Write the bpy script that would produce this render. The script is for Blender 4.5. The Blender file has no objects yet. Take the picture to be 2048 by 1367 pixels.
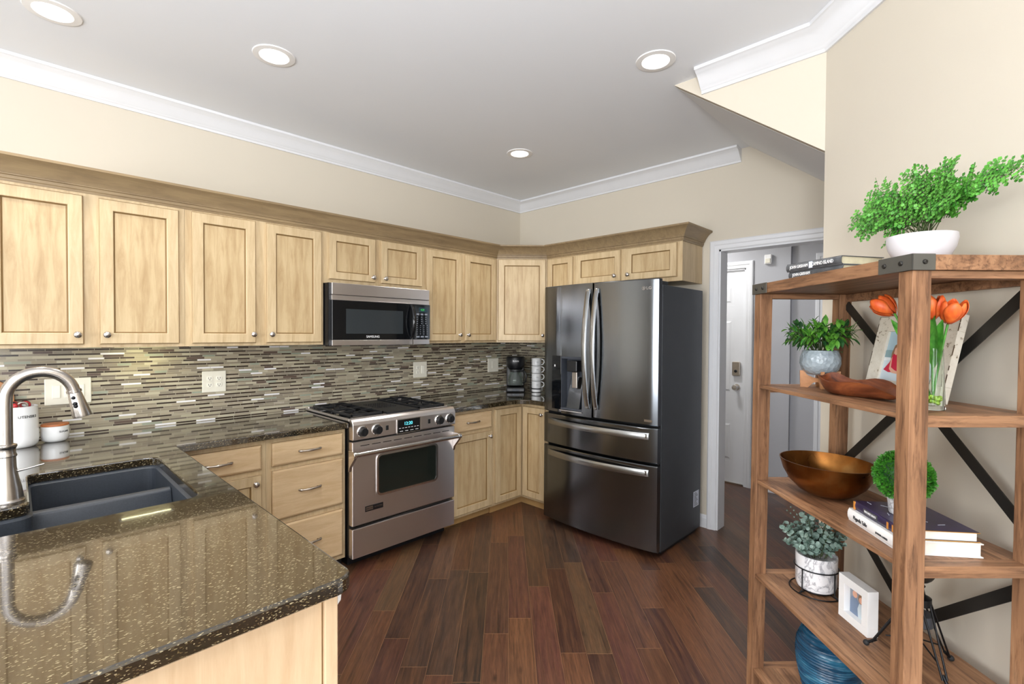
import bpy, math, random
from mathutils import Vector, Matrix, Euler
random.seed(7)
PI = math.pi
SC = bpy.context.scene
COL = SC.collection

# ------------------------------------------------------------------ camera
cam_d = bpy.data.cameras.new('camera'); cam = bpy.data.objects.new('camera', cam_d); COL.objects.link(cam)
yaw, pitch, roll = math.radians(44.293), math.radians(-0.990), math.radians(0.306)
f_ = Vector((math.cos(yaw)*math.cos(pitch), math.sin(yaw)*math.cos(pitch), math.sin(pitch)))
r_ = Vector((math.sin(yaw), -math.cos(yaw), 0)); u_ = r_.cross(f_)
r2 = r_*math.cos(roll) + u_*math.sin(roll); u2 = -r_*math.sin(roll) + u_*math.cos(roll)
m = Matrix((r2, u2, -f_)).transposed().to_4x4(); m.translation = Vector((-3.622, -3.427, 1.45))
cam.matrix_world = m
cam_d.sensor_width = 36; cam_d.lens = 36*970.62/2048; cam_d.clip_start = 0.05; cam_d.clip_end = 60
SC.camera = cam

# ------------------------------------------------------------------ world, exposure, daylight
SC.view_settings.view_transform = 'Standard'; SC.view_settings.look = 'None'
SC.view_settings.exposure = -0.17; SC.view_settings.gamma = 1.0; SC.view_settings.use_curve_mapping = False
w_ = bpy.data.worlds.new('sky'); SC.world = w_; w_.use_nodes = True
bg = w_.node_tree.nodes['Background']; bg.inputs[0].default_value = (0.75, 0.85, 1.0, 1); bg.inputs[1].default_value = 1.5

def area(name, loc, target, sx, sy, power, col=(1, 1, 1), spread=180):
    d = bpy.data.lights.new(name, 'AREA'); d.shape = 'RECTANGLE'; d.size = sx; d.size_y = sy; d.energy = power; d.color = col
    d.spread = math.radians(spread)
    o = bpy.data.objects.new(name, d); COL.objects.link(o); o.location = loc
    o.rotation_euler = (Vector(target)-Vector(loc)).to_track_quat('-Z', 'Y').to_euler(); return o
def lamp_disc(name, loc, r, power, col=(1, 1, 1), spread=104):
    d = bpy.data.lights.new(name, 'AREA'); d.shape = 'DISK'; d.size = 2*r; d.energy = power; d.color = col; d.spread = math.radians(spread)
    o = bpy.data.objects.new(name, d); COL.objects.link(o); o.location = loc; return o
DAY = (0.96, 0.98, 1.0); WARM = (1.0, 0.96, 0.90)
ZC = 2.774
# daylight through the two windows on the west wall and the two on the south wall
area('window_daylight', (-7.3, -2.4, 1.45), (0, -2.4, 1.35), 1.5, 1.6, 150, DAY)
area('window_daylight', (-7.3, -4.9, 1.45), (0, -4.9, 1.35), 1.5, 1.6, 110, DAY)
area('window_daylight', (-4.7, -7.3, 1.45), (-4.7, 0, 1.35), 1.4, 1.6, 105, DAY)
area('window_daylight', (-6.3, -7.3, 1.45), (-6.3, 0, 1.35), 1.2, 1.6, 90, DAY)
CANS = [(-3.500, -0.640), (-2.742, -0.967), (-1.442, -2.262), (-1.018, -0.955)]
CANS_ADDED = [(-5.2, -1.2), (-5.2, -4.2), (-3.2, -3.0), (-4.8, -5.9)]  # unseen recessed lights added behind the viewer for brightness
for (x, y), pw, sp in zip(CANS, (3.8, 4.0, 6.6, 5.6), (104, 104, 86, 104)): lamp_disc('ceiling_lamp', (x, y, ZC-0.012), 0.06, pw, WARM, sp)
area('under_cabinet_light', (-3.12, -0.13, 1.366), (-3.12, -0.02, 0.9), 0.22, 0.03, 0.9, (1.0, 0.93, 0.50))
for x, y in CANS_ADDED: lamp_disc('ceiling_lamp', (x, y, ZC-0.012), 0.06, 10, WARM, 150)
up = lamp_disc('added_bounce_light', (-4.6, -3.9, 1.64), 0.19, 120, (0.97, 0.985, 1.0), 150); up.rotation_euler = Vector((0.35, 0.3, 1)).to_track_quat('-Z', 'Y').to_euler()  # bounce light added to brighten the ceiling; no known lamp there
lamp_disc('added_hall_light', (0.62, -1.35, 2.55), 0.15, 20, (1.0, 0.99, 0.97), 180)  # unseen light added to brighten the hall

# ------------------------------------------------------------------ material helpers
def hexc(h):
    h = h.lstrip('#'); c = [int(h[i:i+2], 16)/255 for i in (0, 2, 4)]
    return tuple((v/12.92 if v <= 0.04045 else ((v+0.055)/1.055)**2.4) for v in c) + (1,)
class NT:
    def __init__(s, name):
        s.m = bpy.data.materials.new(name); s.m.use_nodes = True; s.t = s.m.node_tree; s.n = s.t.nodes
        s.b = s.n['Principled BSDF']
    def node(s, typ, **kw):
        n = s.n.new(typ)
        for k, v in kw.items(): setattr(n, k, v)
        return n
    def link(s, a, b): s.t.links.new(a, b)
    def setv(s, n, i, v):
        if hasattr(v, 'is_output'): s.link(v, n.inputs[i])
        else: n.inputs[i].default_value = v
    def math(s, op, a, b=0.0, c=None):
        n = s.node('ShaderNodeMath', operation=op); s.setv(n, 0, a); s.setv(n, 1, b)
        if c is not None: s.setv(n, 2, c)
        return n.outputs[0]
    def obj(s, scale=(1, 1, 1), rot=(0, 0, 0), world=False):
        if world:
            g = s.node('ShaderNodeNewGeometry'); src = g.outputs['Position']
        else:
            tc = s.node('ShaderNodeTexCoord'); src = tc.outputs['Object']
        mp = s.node('ShaderNodeMapping'); mp.inputs['Scale'].default_value = scale; mp.inputs['Rotation'].default_value = rot
        s.link(src, mp.inputs[0]); return mp.outputs[0]
    def noise(s, vec, scale, detail=4, rough=0.55, dist=0.0):
        n = s.node('ShaderNodeTexNoise'); s.link(vec, n.inputs['Vector']); n.inputs['Scale'].default_value = scale
        n.inputs['Detail'].default_value = detail; n.inputs['Roughness'].default_value = rough; n.inputs['Distortion'].default_value = dist
        return n.outputs['Fac']
    def ramp(s, fac, stops, const=False):
        n = s.node('ShaderNodeValToRGB'); e = n.color_ramp
        if const: e.interpolation = 'CONSTANT'
        while len(e.elements) < len(stops): e.elements.new(0.5)
        for el, (p, c) in zip(e.elements, stops): el.position = p; el.color = hexc(c) if isinstance(c, str) else c
        s.link(fac, n.inputs[0]); return n.outputs[0]
    def mix(s, fac, a, b, mode='MIX'):
        n = s.node('ShaderNodeMix', data_type='RGBA', blend_type=mode); s.setv(n, 0, fac); s.setv(n, 6, a); s.setv(n, 7, b); return n.outputs[2]
    def bump(s, h, strength=0.2, dist=0.002):
        n = s.node('ShaderNodeBump'); n.inputs['Strength'].default_value = strength; n.inputs['Distance'].default_value = dist
        s.link(h, n.inputs['Height']); s.link(n.outputs[0], s.b.inputs['Normal'])
    def done(s, col=None, rough=0.5, metal=0.0, spec=0.5, **kw):
        if col is not None: s.setv(s.b, 'Base Color', hexc(col) if isinstance(col, str) else col)
        s.setv(s.b, 'Roughness', rough); s.setv(s.b, 'Metallic', metal); s.b.inputs['Specular IOR Level'].default_value = spec
        for k, v in kw.items(): s.setv(s.b, k, v)
        return s.m
def plain(name, col, rough=0.5, metal=0.0, spec=0.5, var=0.04, scale=9, **kw):
    t = NT(name); v = t.obj(); c = hexc(col)
    f = t.noise(v, scale, 3)
    a = tuple(x*(1-var) for x in c[:3])+(1,); b = tuple(min(1, x*(1+var)) for x in c[:3])+(1,)
    return t.done(t.ramp(f, [(0.3, a), (0.7, b)]), rough, metal, spec, **kw)
M = {}
def wallpaint(name, col):
    t = NT(name); v = t.obj(world=True); c = hexc(col)
    f = t.noise(v, 2.0, 2); a = tuple(x*0.985 for x in c[:3])+(1,)
    m_ = t.done(t.ramp(f, [(0.3, a), (0.7, c)]), 0.75, spec=0.3)
    t.bump(t.noise(v, 260, 2), 0.08, 0.001); return m_
M['wall'] = wallpaint('beige_wall_paint', '#cfc7b8')
M['ceiling'] = wallpaint('white_ceiling_paint', '#ecf0f6')
M['grey_wall'] = wallpaint('grey_wall_paint', '#b0b1b6')
M['trim'] = plain('white_trim_paint', '#dddfe3', 0.38, var=0.01)
def cabwood(name, lo, hi, horiz=False, rough=0.38, gl=0.30):
    t = NT(name)
    v = t.obj((2.0, 14, 14) if horiz else (14, 14, 1.5))
    n1 = t.noise(v, 2.2, 6, 0.68, 0.5)
    v2 = t.obj((3, 70, 70) if horiz else (70, 70, 3)); n2 = t.noise(v2, 2.0, 3)
    v3 = t.obj((1, 1, 1)); n3 = t.noise(v3, 3.4, 2)
    c = t.ramp(n1, [(0.22, lo), (0.60, hi)])
    c = t.mix(t.math('MULTIPLY', n2, 0.32), c, hexc(lo), 'MIX')
    c = t.mix(t.math('MULTIPLY', t.math('SUBTRACT', n3, 0.42), gl*1.6), c, hexc(lo), 'MIX')
    t.bump(n2, 0.05, 0.001)
    return t.done(c, rough, spec=0.4)
M['cab'] = cabwood('glazed_maple', '#ab916c', '#d0bb96')
M['cab_h'] = cabwood('glazed_maple_horizontal', '#bf9f75', '#dac09a', True)
M['cab_panel'] = cabwood('glazed_maple_panel', '#a0835b', '#cab48d', gl=0.5)
M['cab_crown'] = cabwood('shaded_glazed_crown_wood', '#75624a', '#968160', True)  # crown's own darker glaze, plus its shade mixed into the colour
M['glaze'] = plain('dark_glaze_line', '#7d6035', 0.5)
M['island'] = cabwood('pale_island_panel', '#c2a27e', '#dcc2a0', rough=0.5)
M['carcass'] = plain('carcass_side', '#cdb083', 0.5)
M['toe'] = plain('toe_kick_wood', '#a98655', 0.55)
M['nickel'] = plain('satin_nickel', '#cfcac6', 0.22, 1.0, var=0.02)
M['pewter'] = plain('pewter', '#b9b0a6', 0.3, 1.0, var=0.05)
def steel(name, col, rough, vert=False):
    t = NT(name); v = t.obj((0.6, 0.6, 260))
    n = t.noise(v, 6, 2); c = hexc(col)
    cc = t.ramp(n, [(0.3, tuple(x*0.97 for x in c[:3])+(1,)), (0.7, c)])
    rr = t.math('MULTIPLY_ADD', n, 0.05, rough-0.025)
    m_ = t.done(cc, rr, 1.0)
    t.b.inputs['Anisotropic'].default_value = 0.75
    if vert: t.b.inputs['Anisotropic Rotation'].default_value = 0.25
    return m_
M['steel'] = steel('brushed_stainless', '#eae4e2', 0.33, True)
M['steel_smooth'] = plain('polished_stainless', '#dcd9d6', 0.16, 1.0, var=0.01)
M['faucet'] = plain('brushed_nickel_faucet', '#b5afa9', 0.26, 1.0, var=0.02)
M['blackstainless'] = steel('black_stainless', '#7b7f84', 0.19, True)
M['darksteel'] = plain('dark_steel_handle', '#a3a4a3', 0.25, 1.0, var=0.03)
M['blackside'] = plain('textured_charcoal_side', '#41454a', 0.42, 0.35, var=0.05)
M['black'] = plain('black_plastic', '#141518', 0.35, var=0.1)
M['blackgloss'] = plain('black_glass', '#0b0d10', 0.05, var=0.02)
M['doorglass'] = plain('dark_window_glass', '#1b201c', 0.06, var=0.05)
M['mwwindow'] = plain('microwave_window', '#2e3336', 0.08, var=0.03)
M['iron'] = plain('cast_iron', '#17181b', 0.45, var=0.2, scale=60)
M['darkgap'] = plain('dark_gap', '#0a0a0b', 0.8)
M['white_ceramic'] = plain('white_ceramic', '#e9eaea', 0.22, var=0.02)
M['bowl_white'] = plain('matte_white_bowl', '#d2d1d6', 0.5, var=0.02)
M['ivory'] = plain('ivory_plastic', '#e3dfd0', 0.35, var=0.01)
M['ivory_dark'] = plain('shadowed_slot', '#4c463c', 0.6)
M['sink'] = plain('black_composite_sink', '#33383f', 0.45, var=0.15, scale=200)
M['shelfmetal'] = plain('dark_bronze_metal', '#34322f', 0.4, 0.6, var=0.1)
M['bracket'] = plain('grey_metal_bracket', '#5c5b56', 0.42, 0.5, var=0.05)
M['blackmetal'] = plain('black_metal', '#15161a', 0.35, 0.5)
M['paper'] = plain('book_pages', '#e9e5dc', 0.7, var=0.05, scale=40)
M['oldpaper'] = plain('aged_book_pages', '#cfc7a8', 0.7, var=0.1, scale=30)
M['white'] = plain('white_paint', '#efefef', 0.4, var=0.01)
M['print_white'] = plain('white_print', '#e8e8e8', 0.5)
M['print_dark'] = plain('dark_print', '#3a3a3c', 0.5)
M['terracotta'] = plain('wooden_lid', '#b0683a', 0.5, var=0.15, scale=30)
M['red'] = plain('red_plastic', '#a8262a', 0.35)
M['stem'] = plain('plant_stem', '#3c4a26', 0.6)
M['soil'] = plain('dark_soil', '#2a241c', 0.9)

def emit(name, col, strength):
    t = NT(name); t.b.inputs['Emission Color'].default_value = hexc(col); t.b.inputs['Emission Strength'].default_value = strength
    return t.done(col, 0.5)
M['lamp'] = emit('lit_lamp_lens', '#fff8ee', 6.0)
M['cyan'] = emit('cyan_display', '#5fd6e6', 1.3)
M['green_led'] = emit('green_display', '#2fae4a', 0.9)
M['lcd'] = plain('dark_display', '#15303a', 0.15)

def tile_mat():
    t = NT('linear_mosaic_tile')
    g = t.node('ShaderNodeNewGeometry'); sx = t.node('ShaderNodeSeparateXYZ'); t.link(g.outputs['Position'], sx.inputs[0])
    X = t.math('SUBTRACT', sx.outputs[0], sx.outputs[1]); Z = sx.outputs[2]
    P = 0.0245
    zp = t.math('DIVIDE', Z, P); fl = t.math('FLOOR', zp); fr = t.math('SUBTRACT', zp, fl)
    thick = t.math('GREATER_THAN', fr, 0.44)                       # 0 thin strip, 1 thick strip
    row = t.math('ADD', t.math('MULTIPLY', fl, 2), thick)
    wn = t.node('ShaderNodeTexWhiteNoise', noise_dimensions='1D'); t.link(row, wn.inputs['W'])
    ln = t.math('MULTIPLY_ADD', wn.outputs['Value'], 0.05, 0.055)
    off = t.math('MULTIPLY', wn.outputs['Value'], 7.31)
    xp = t.math('ADD', t.math('DIVIDE', X, ln), off); xf = t.math('FLOOR', xp); xr = t.math('SUBTRACT', xp, xf)
    cv = t.node('ShaderNodeCombineXYZ'); t.link(xf, cv.inputs[0]); t.link(row, cv.inputs[1])
    w2 = t.node('ShaderNodeTexWhiteNoise', noise_dimensions='2D'); t.link(cv.outputs[0], w2.inputs['Vector'])
    r = w2.outputs['Value']
    thin = t.ramp(r, [(0, '#2e231b'), (0.30, '#3c3028'), (0.52, '#857b69'), (0.66, '#9a917c'), (0.80, '#62574b'), (0.90, '#e6e4e6'), (0.965, '#87907f')], True)
    thk = t.ramp(r, [(0, '#a09681'), (0.22, '#918874'), (0.42, '#b3ab94'), (0.62, '#857c6c'), (0.78, '#a39c83'), (0.9, '#8f9482'), (0.955, '#55443a')], True)
    c = t.mix(thick, thin, thk)
    # grout
    a = t.math('LESS_THAN', fr, 0.06); b = t.math('LESS_THAN', t.math('ABSOLUTE', t.math('SUBTRACT', fr, 0.45)), 0.03)
    d = t.math('LESS_THAN', t.math('MULTIPLY', xr, ln), 0.0022)
    gr = t.math('MAXIMUM', t.math('MAXIMUM', a, b), d)
    c = t.mix(gr, c, hexc('#a59d8b'))
    t.bump(t.math('SUBTRACT', 1.0, gr), 0.35, 0.0012)
    rough = t.math('ADD', t.math('MULTIPLY', gr, 0.5), t.math('MULTIPLY_ADD', r, 0.22, 0.12))
    return t.done(c, rough, spec=0.5)
M['tile'] = tile_mat()

def granite():
    t = NT('dark_olive_granite'); v = t.obj((1.0, 2.6, 2.6), (0, 0, 0.35), world=True)
    vr = t.node('ShaderNodeTexVoronoi'); t.link(v, vr.inputs['Vector']); vr.inputs['Scale'].default_value = 260
    w2 = t.node('ShaderNodeSeparateColor'); t.link(vr.outputs['Color'], w2.inputs[0])
    base = t.ramp(w2.outputs[0], [(0, '#0f0b08'), (0.40, '#1a140d'), (0.72, '#2b2215'), (0.87, '#5a4d33'), (0.945, '#a89c7c')], True)
    n = t.noise(v, 3.0, 3); n2 = t.noise(v, 60, 4)
    c = t.mix(t.math('MULTIPLY', n, 0.4), base, hexc('#2f2618'))
    c = t.mix(t.math('MULTIPLY', n2, 0.12), c, hexc('#4a3f26'))
    t.b.inputs['Coat Weight'].default_value = 1.0; t.b.inputs['Coat IOR'].default_value = 1.46; t.b.inputs['Coat Roughness'].default_value = 0.03; t.b.inputs['IOR'].default_value = 1.7
    return t.done(c, 0.10, spec=0.5)
M['granite'] = granite()

def floor_mat():
    t = NT('acacia_floor_planks')
    v = t.obj((1, 1, 1), (0, 0, -PI/4), world=True)
    s = t.node('ShaderNodeSeparateXYZ'); t.link(v, s.inputs[0]); L_, A_ = s.outputs[0], s.outputs[1]
    wd = 0.118
    rp = t.math('DIVIDE', t.math('ADD', A_, 10.03), wd); rf = t.math('FLOOR', rp); rr = t.math('SUBTRACT', rp, rf)
    wn = t.node('ShaderNodeTexWhiteNoise', noise_dimensions='1D'); t.link(rf, wn.inputs['W'])
    ln = t.math('MULTIPLY_ADD', wn.outputs['Value'], 0.55, 0.62)
    xp = t.math('ADD', t.math('DIVIDE', t.math('ADD', L_, 20), ln), t.math('MULTIPLY', wn.outputs['Value'], 13.7))
    xf = t.math('FLOOR', xp); xr = t.math('SUBTRACT', xp, xf)
    cv = t.node('ShaderNodeCombineXYZ'); t.link(xf, cv.inputs[0]); t.link(rf, cv.inputs[1])
    w2 = t.node('ShaderNodeTexWhiteNoise', noise_dimensions='2D'); t.link(cv.outputs[0], w2.inputs['Vector']); r = w2.outputs['Value']
    base = t.ramp(r, [(0.05, '#2b211d'), (0.2, '#54312a'), (0.35, '#54402d'), (0.5, '#3b241d'), (0.68, '#66432d'), (0.82, '#4b2d23'), (0.95, '#3a2e27')])
    cg = t.node('ShaderNodeCombineXYZ'); t.link(t.math('MULTIPLY', L_, 1.3), cg.inputs[0]); t.link(t.math('MULTIPLY', A_, 22), cg.inputs[1]); t.link(t.math('MULTIPLY', r, 37), cg.inputs[2])
    g1 = t.noise(cg.outputs[0], 2.4, 6, 0.65, 0.6)
    c = t.mix(t.ramp(g1, [(0.40, (0, 0, 0, 1)), (0.85, (.55, .55, .55, 1))]), base, hexc('#8a5e3c'))
    g2 = t.noise(cg.outputs[0], 1.1, 3, 0.6, 1.5)
    c = t.mix(t.ramp(g2, [(0.56, (0, 0, 0, 1)), (0.74, (0.75, 0.75, 0.75, 1))]), c, hexc('#231510'))
    g3 = t.noise(cg.outputs[0], 7.0, 4, 0.7)
    c = t.mix(t.ramp(g3, [(0.35, (0.45, 0.45, 0.45, 1)), (0.6, (0, 0, 0, 1))]), c, hexc('#20130e'))
    # knots
    ck = t.node('ShaderNodeCombineXYZ'); t.link(t.math('MULTIPLY', L_, 3.2), ck.inputs[0]); t.link(t.math('MULTIPLY', A_, 9), ck.inputs[1]); t.link(t.math('MULTIPLY', r, 11), ck.inputs[2])
    vk = t.node('ShaderNodeTexVoronoi'); t.link(ck.outputs[0], vk.inputs['Vector']); vk.inputs['Scale'].default_value = 1.0
    c = t.mix(t.ramp(vk.outputs['Distance'], [(0.02, (0.85, 0.85, 0.85, 1)), (0.11, (0, 0, 0, 1))]), c, hexc('#24130d'))
    e1 = t.math('LESS_THAN', rr, 0.018); e2 = t.math('GREATER_THAN', rr, 0.982)
    e3 = t.math('LESS_THAN', t.math('MULTIPLY', xr, ln), 0.003)
    c = t.mix(t.math('MULTIPLY', t.math('MAXIMUM', e1, e3), 0.45), c, hexc('#9a7350'))
    c = t.mix(t.math('MULTIPLY', e2, 0.7), c, hexc('#21120c'))
    t.bump(t.math('SUBTRACT', 1.0, t.math('MAXIMUM', e3, t.math('MAXIMUM', e1, e2))), 0.3, 0.001)
    return t.done(c, t.math('MULTIPLY_ADD', g1, 0.15, 0.24), spec=0.45)
M['floor'] = floor_mat()

def shelf_wood(name, along):
    t = NT(name); sc = [14, 14, 14]; sc[along] = 1.1
    v = t.obj(tuple(sc)); n1 = t.noise(v, 2.0, 6, 0.65, 0.8); n2 = t.noise(t.obj((1.5, 1.5, 1.5)), 2.2, 2)
    c = t.ramp(n1, [(0.28, '#4f3425'), (0.42, '#7b563c'), (0.58, '#9d7353'), (0.75, '#b48d6b')])
    c = t.mix(t.math('MULTIPLY', n2, 0.5), c, hexc('#806249'))
    sc2 = [26, 26, 26]; sc2[along] = 2.0; n3 = t.noise(t.obj(tuple(sc2)), 2.6, 5, 0.7, 0.6)
    c = t.mix(t.ramp(n3, [(0.34, (0.8, 0.8, 0.8, 1)), (0.5, (0, 0, 0, 1))]), c, hexc('#4a3020'))
    t.bump(n1, 0.06, 0.001); return t.done(c, 0.48, spec=0.35)
M['wood_x'] = shelf_wood('rustic_wood_length', 0); M['wood_y'] = shelf_wood('rustic_wood_depth', 1); M['wood_z'] = shelf_wood('rustic_wood_upright', 2)
M['lightwood'] = cabwood('light_wood_stand', '#93653f', '#b98355', True)
def darkwood():
    t = NT('carved_dark_wood'); v = t.obj((2, 9, 9)); n = t.noise(v, 3, 5, 0.6, 1.2)
    return t.done(t.ramp(n, [(0.3, '#3c1c10'), (0.5, '#703a22'), (0.75, '#95552f')]), 0.28, spec=0.5)
M['carved'] = darkwood()
def brass():
    t = NT('aged_brass'); v = t.obj(); n = t.noise(v, 7, 4)
    return t.done(t.ramp(n, [(0.3, '#6e4420'), (0.55, '#946331'), (0.75, '#ab8552')]), t.math('MULTIPLY_ADD', n, 0.18, 0.2), 1.0)
M['brass'] = brass()
def marble():
    t = NT('white_marble'); v = t.obj((1, 1, 1)); n = t.noise(v, 9, 6, 0.6, 2.2)
    return t.done(t.ramp(n, [(0.42, '#e4e3e5'), (0.49, '#9a9aa0'), (0.52, '#e0dfe2'), (0.8, '#efeeef')]), 0.3)
M['marble'] = marble()
def greypot():
    t = NT('grey_glazed_ceramic'); v = t.obj(); vr = t.node('ShaderNodeTexVoronoi'); t.link(v, vr.inputs['Vector']); vr.inputs['Scale'].default_value = 75
    t.bump(vr.outputs['Distance'], 0.8, 0.004); n = t.noise(v, 12, 3)
    return t.done(t.ramp(n, [(0.3, '#7f8b93'), (0.7, '#a9b4ba')]), 0.22)
M['greypot'] = greypot()
def lattice():
    t = NT('embossed_grey_pot'); v = t.obj(); vr = t.node('ShaderNodeTexVoronoi', feature='DISTANCE_TO_EDGE'); t.link(v, vr.inputs['Vector']); vr.inputs['Scale'].default_value = 55
    return t.done(t.ramp(vr.outputs['Distance'], [(0.0, '#a3a5a9'), (0.12, '#dcdde0')]), 0.5)
M['lattice'] = lattice()
def bluevase():
    t = NT('blue_ribbed_glaze'); v = t.obj((1, 1, 6)); n = t.noise(v, 7, 5, 0.6, 0.6)
    return t.done(t.ramp(n, [(0.25, '#0e2438'), (0.45, '#1a4460'), (0.62, '#2b6480'), (0.8, '#6a94a0')]), 0.22)
M['bluevase'] = bluevase()
def leafmat(name, a, b, rough=0.45, trans=0.0):
    t = NT(name); v = t.obj(); n = t.noise(v, 45, 2)
    return t.done(t.ramp(n, [(0.3, a), (0.7, b)]), rough)
M['fern'] = leafmat('fern_green', '#2c7420', '#69b044')
M['leaf'] = leafmat('glossy_green_leaf', '#2c6a22', '#6ba83c', 0.3)
M['leafdark'] = leafmat('dark_leaf', '#1d4324', '#356b30', 0.35)
M['euc'] = leafmat('grey_green_leaf', '#456356', '#9cb2a8', 0.6)
M['box'] = leafmat('boxwood_green', '#1f6114', '#4d942a', 0.45)
M['tulipleaf'] = leafmat('tulip_leaf', '#2c7420', '#5da53a', 0.35)
def petal():
    t = NT('orange_petal'); v = t.obj((30, 30, 4)); n = t.noise(v, 2, 3)
    return t.done(t.ramp(n, [(0.3, '#c9481c'), (0.6, '#e0692a'), (0.8, '#ec9346')]), 0.45)
M['petal'] = petal()
def glass():
    t = NT('clear_glass'); t.b.inputs['Transmission Weight'].default_value = 1.0; t.b.inputs['IOR'].default_value = 1.25
    return t.done('#f4fbf6', 0.02)
M['glass'] = glass()
M['marbles'] = plain('green_glass_beads', '#a9cf4e', 0.1, var=0.3, scale=90)
def distressed():
    t = NT('distressed_white_wood'); v = t.obj(); n = t.noise(v, 60, 5, 0.7); n2 = t.noise(v, 9, 2)
    f = t.math('ADD', n, t.math('MULTIPLY', n2, 0.35))
    return t.done(t.ramp(f, [(0.50, '#7a6a50'), (0.545, '#d9d2c2'), (0.9, '#e6e1d4')]), 0.6)
M['distress'] = distressed()
M['edge_brown'] = plain('worn_brown_edge', '#5c4a36', 0.7, var=0.3, scale=80)
M['purplebook'] = plain('purple_book_cover', '#2c2444', 0.3, var=0.35, scale=18)
M['bookgrey'] = plain('grey_book_jacket', '#4b4d50', 0.35, var=0.35, scale=40)
M['gold'] = plain('gold_foil', '#c28f3a', 0.35, 0.6)
M['orangeprint'] = plain('orange_print', '#d08a3e', 0.4)
M['copper'] = plain('copper_print', '#b06a4a', 0.35, 0.3)
M['photo_sky'] = plain('photo_sky', '#a9c3cf', 0.3); M['photo_sea'] = plain('photo_sea', '#86a3a9', 0.3)
M['photo_sand'] = plain('photo_surf', '#c9d6de', 0.3); M['photo_foam'] = plain('photo_foam', '#e2e8ea', 0.3); M['photo_dress'] = plain('photo_red_dress', '#c0203f', 0.4)
M['photo_hair'] = plain('photo_hair', '#8a6a50', 0.5); M['photo_skin'] = plain('photo_skin', '#d9a58c', 0.5)
M['photo_green'] = plain('photo_haze', '#b9cbb9', 0.3); M['photo_blue'] = plain('photo_shirt', '#70819a', 0.5); M['photo_grey'] = plain('photo_backdrop', '#8a8f98', 0.5)
M['rubber'] = plain('black_rubber', '#1a1a1c', 0.7)
M['rocker'] = plain('rocker_switch', '#efecdf', 0.3, var=0.01)
M['keyprint'] = plain('grey_key_print', '#8b919c', 0.5)
M['label_paper'] = plain('label_paper', '#cfd6e4', 0.4)
M['speaker'] = plain('dark_grey_plastic', '#3c4048', 0.5)

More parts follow.
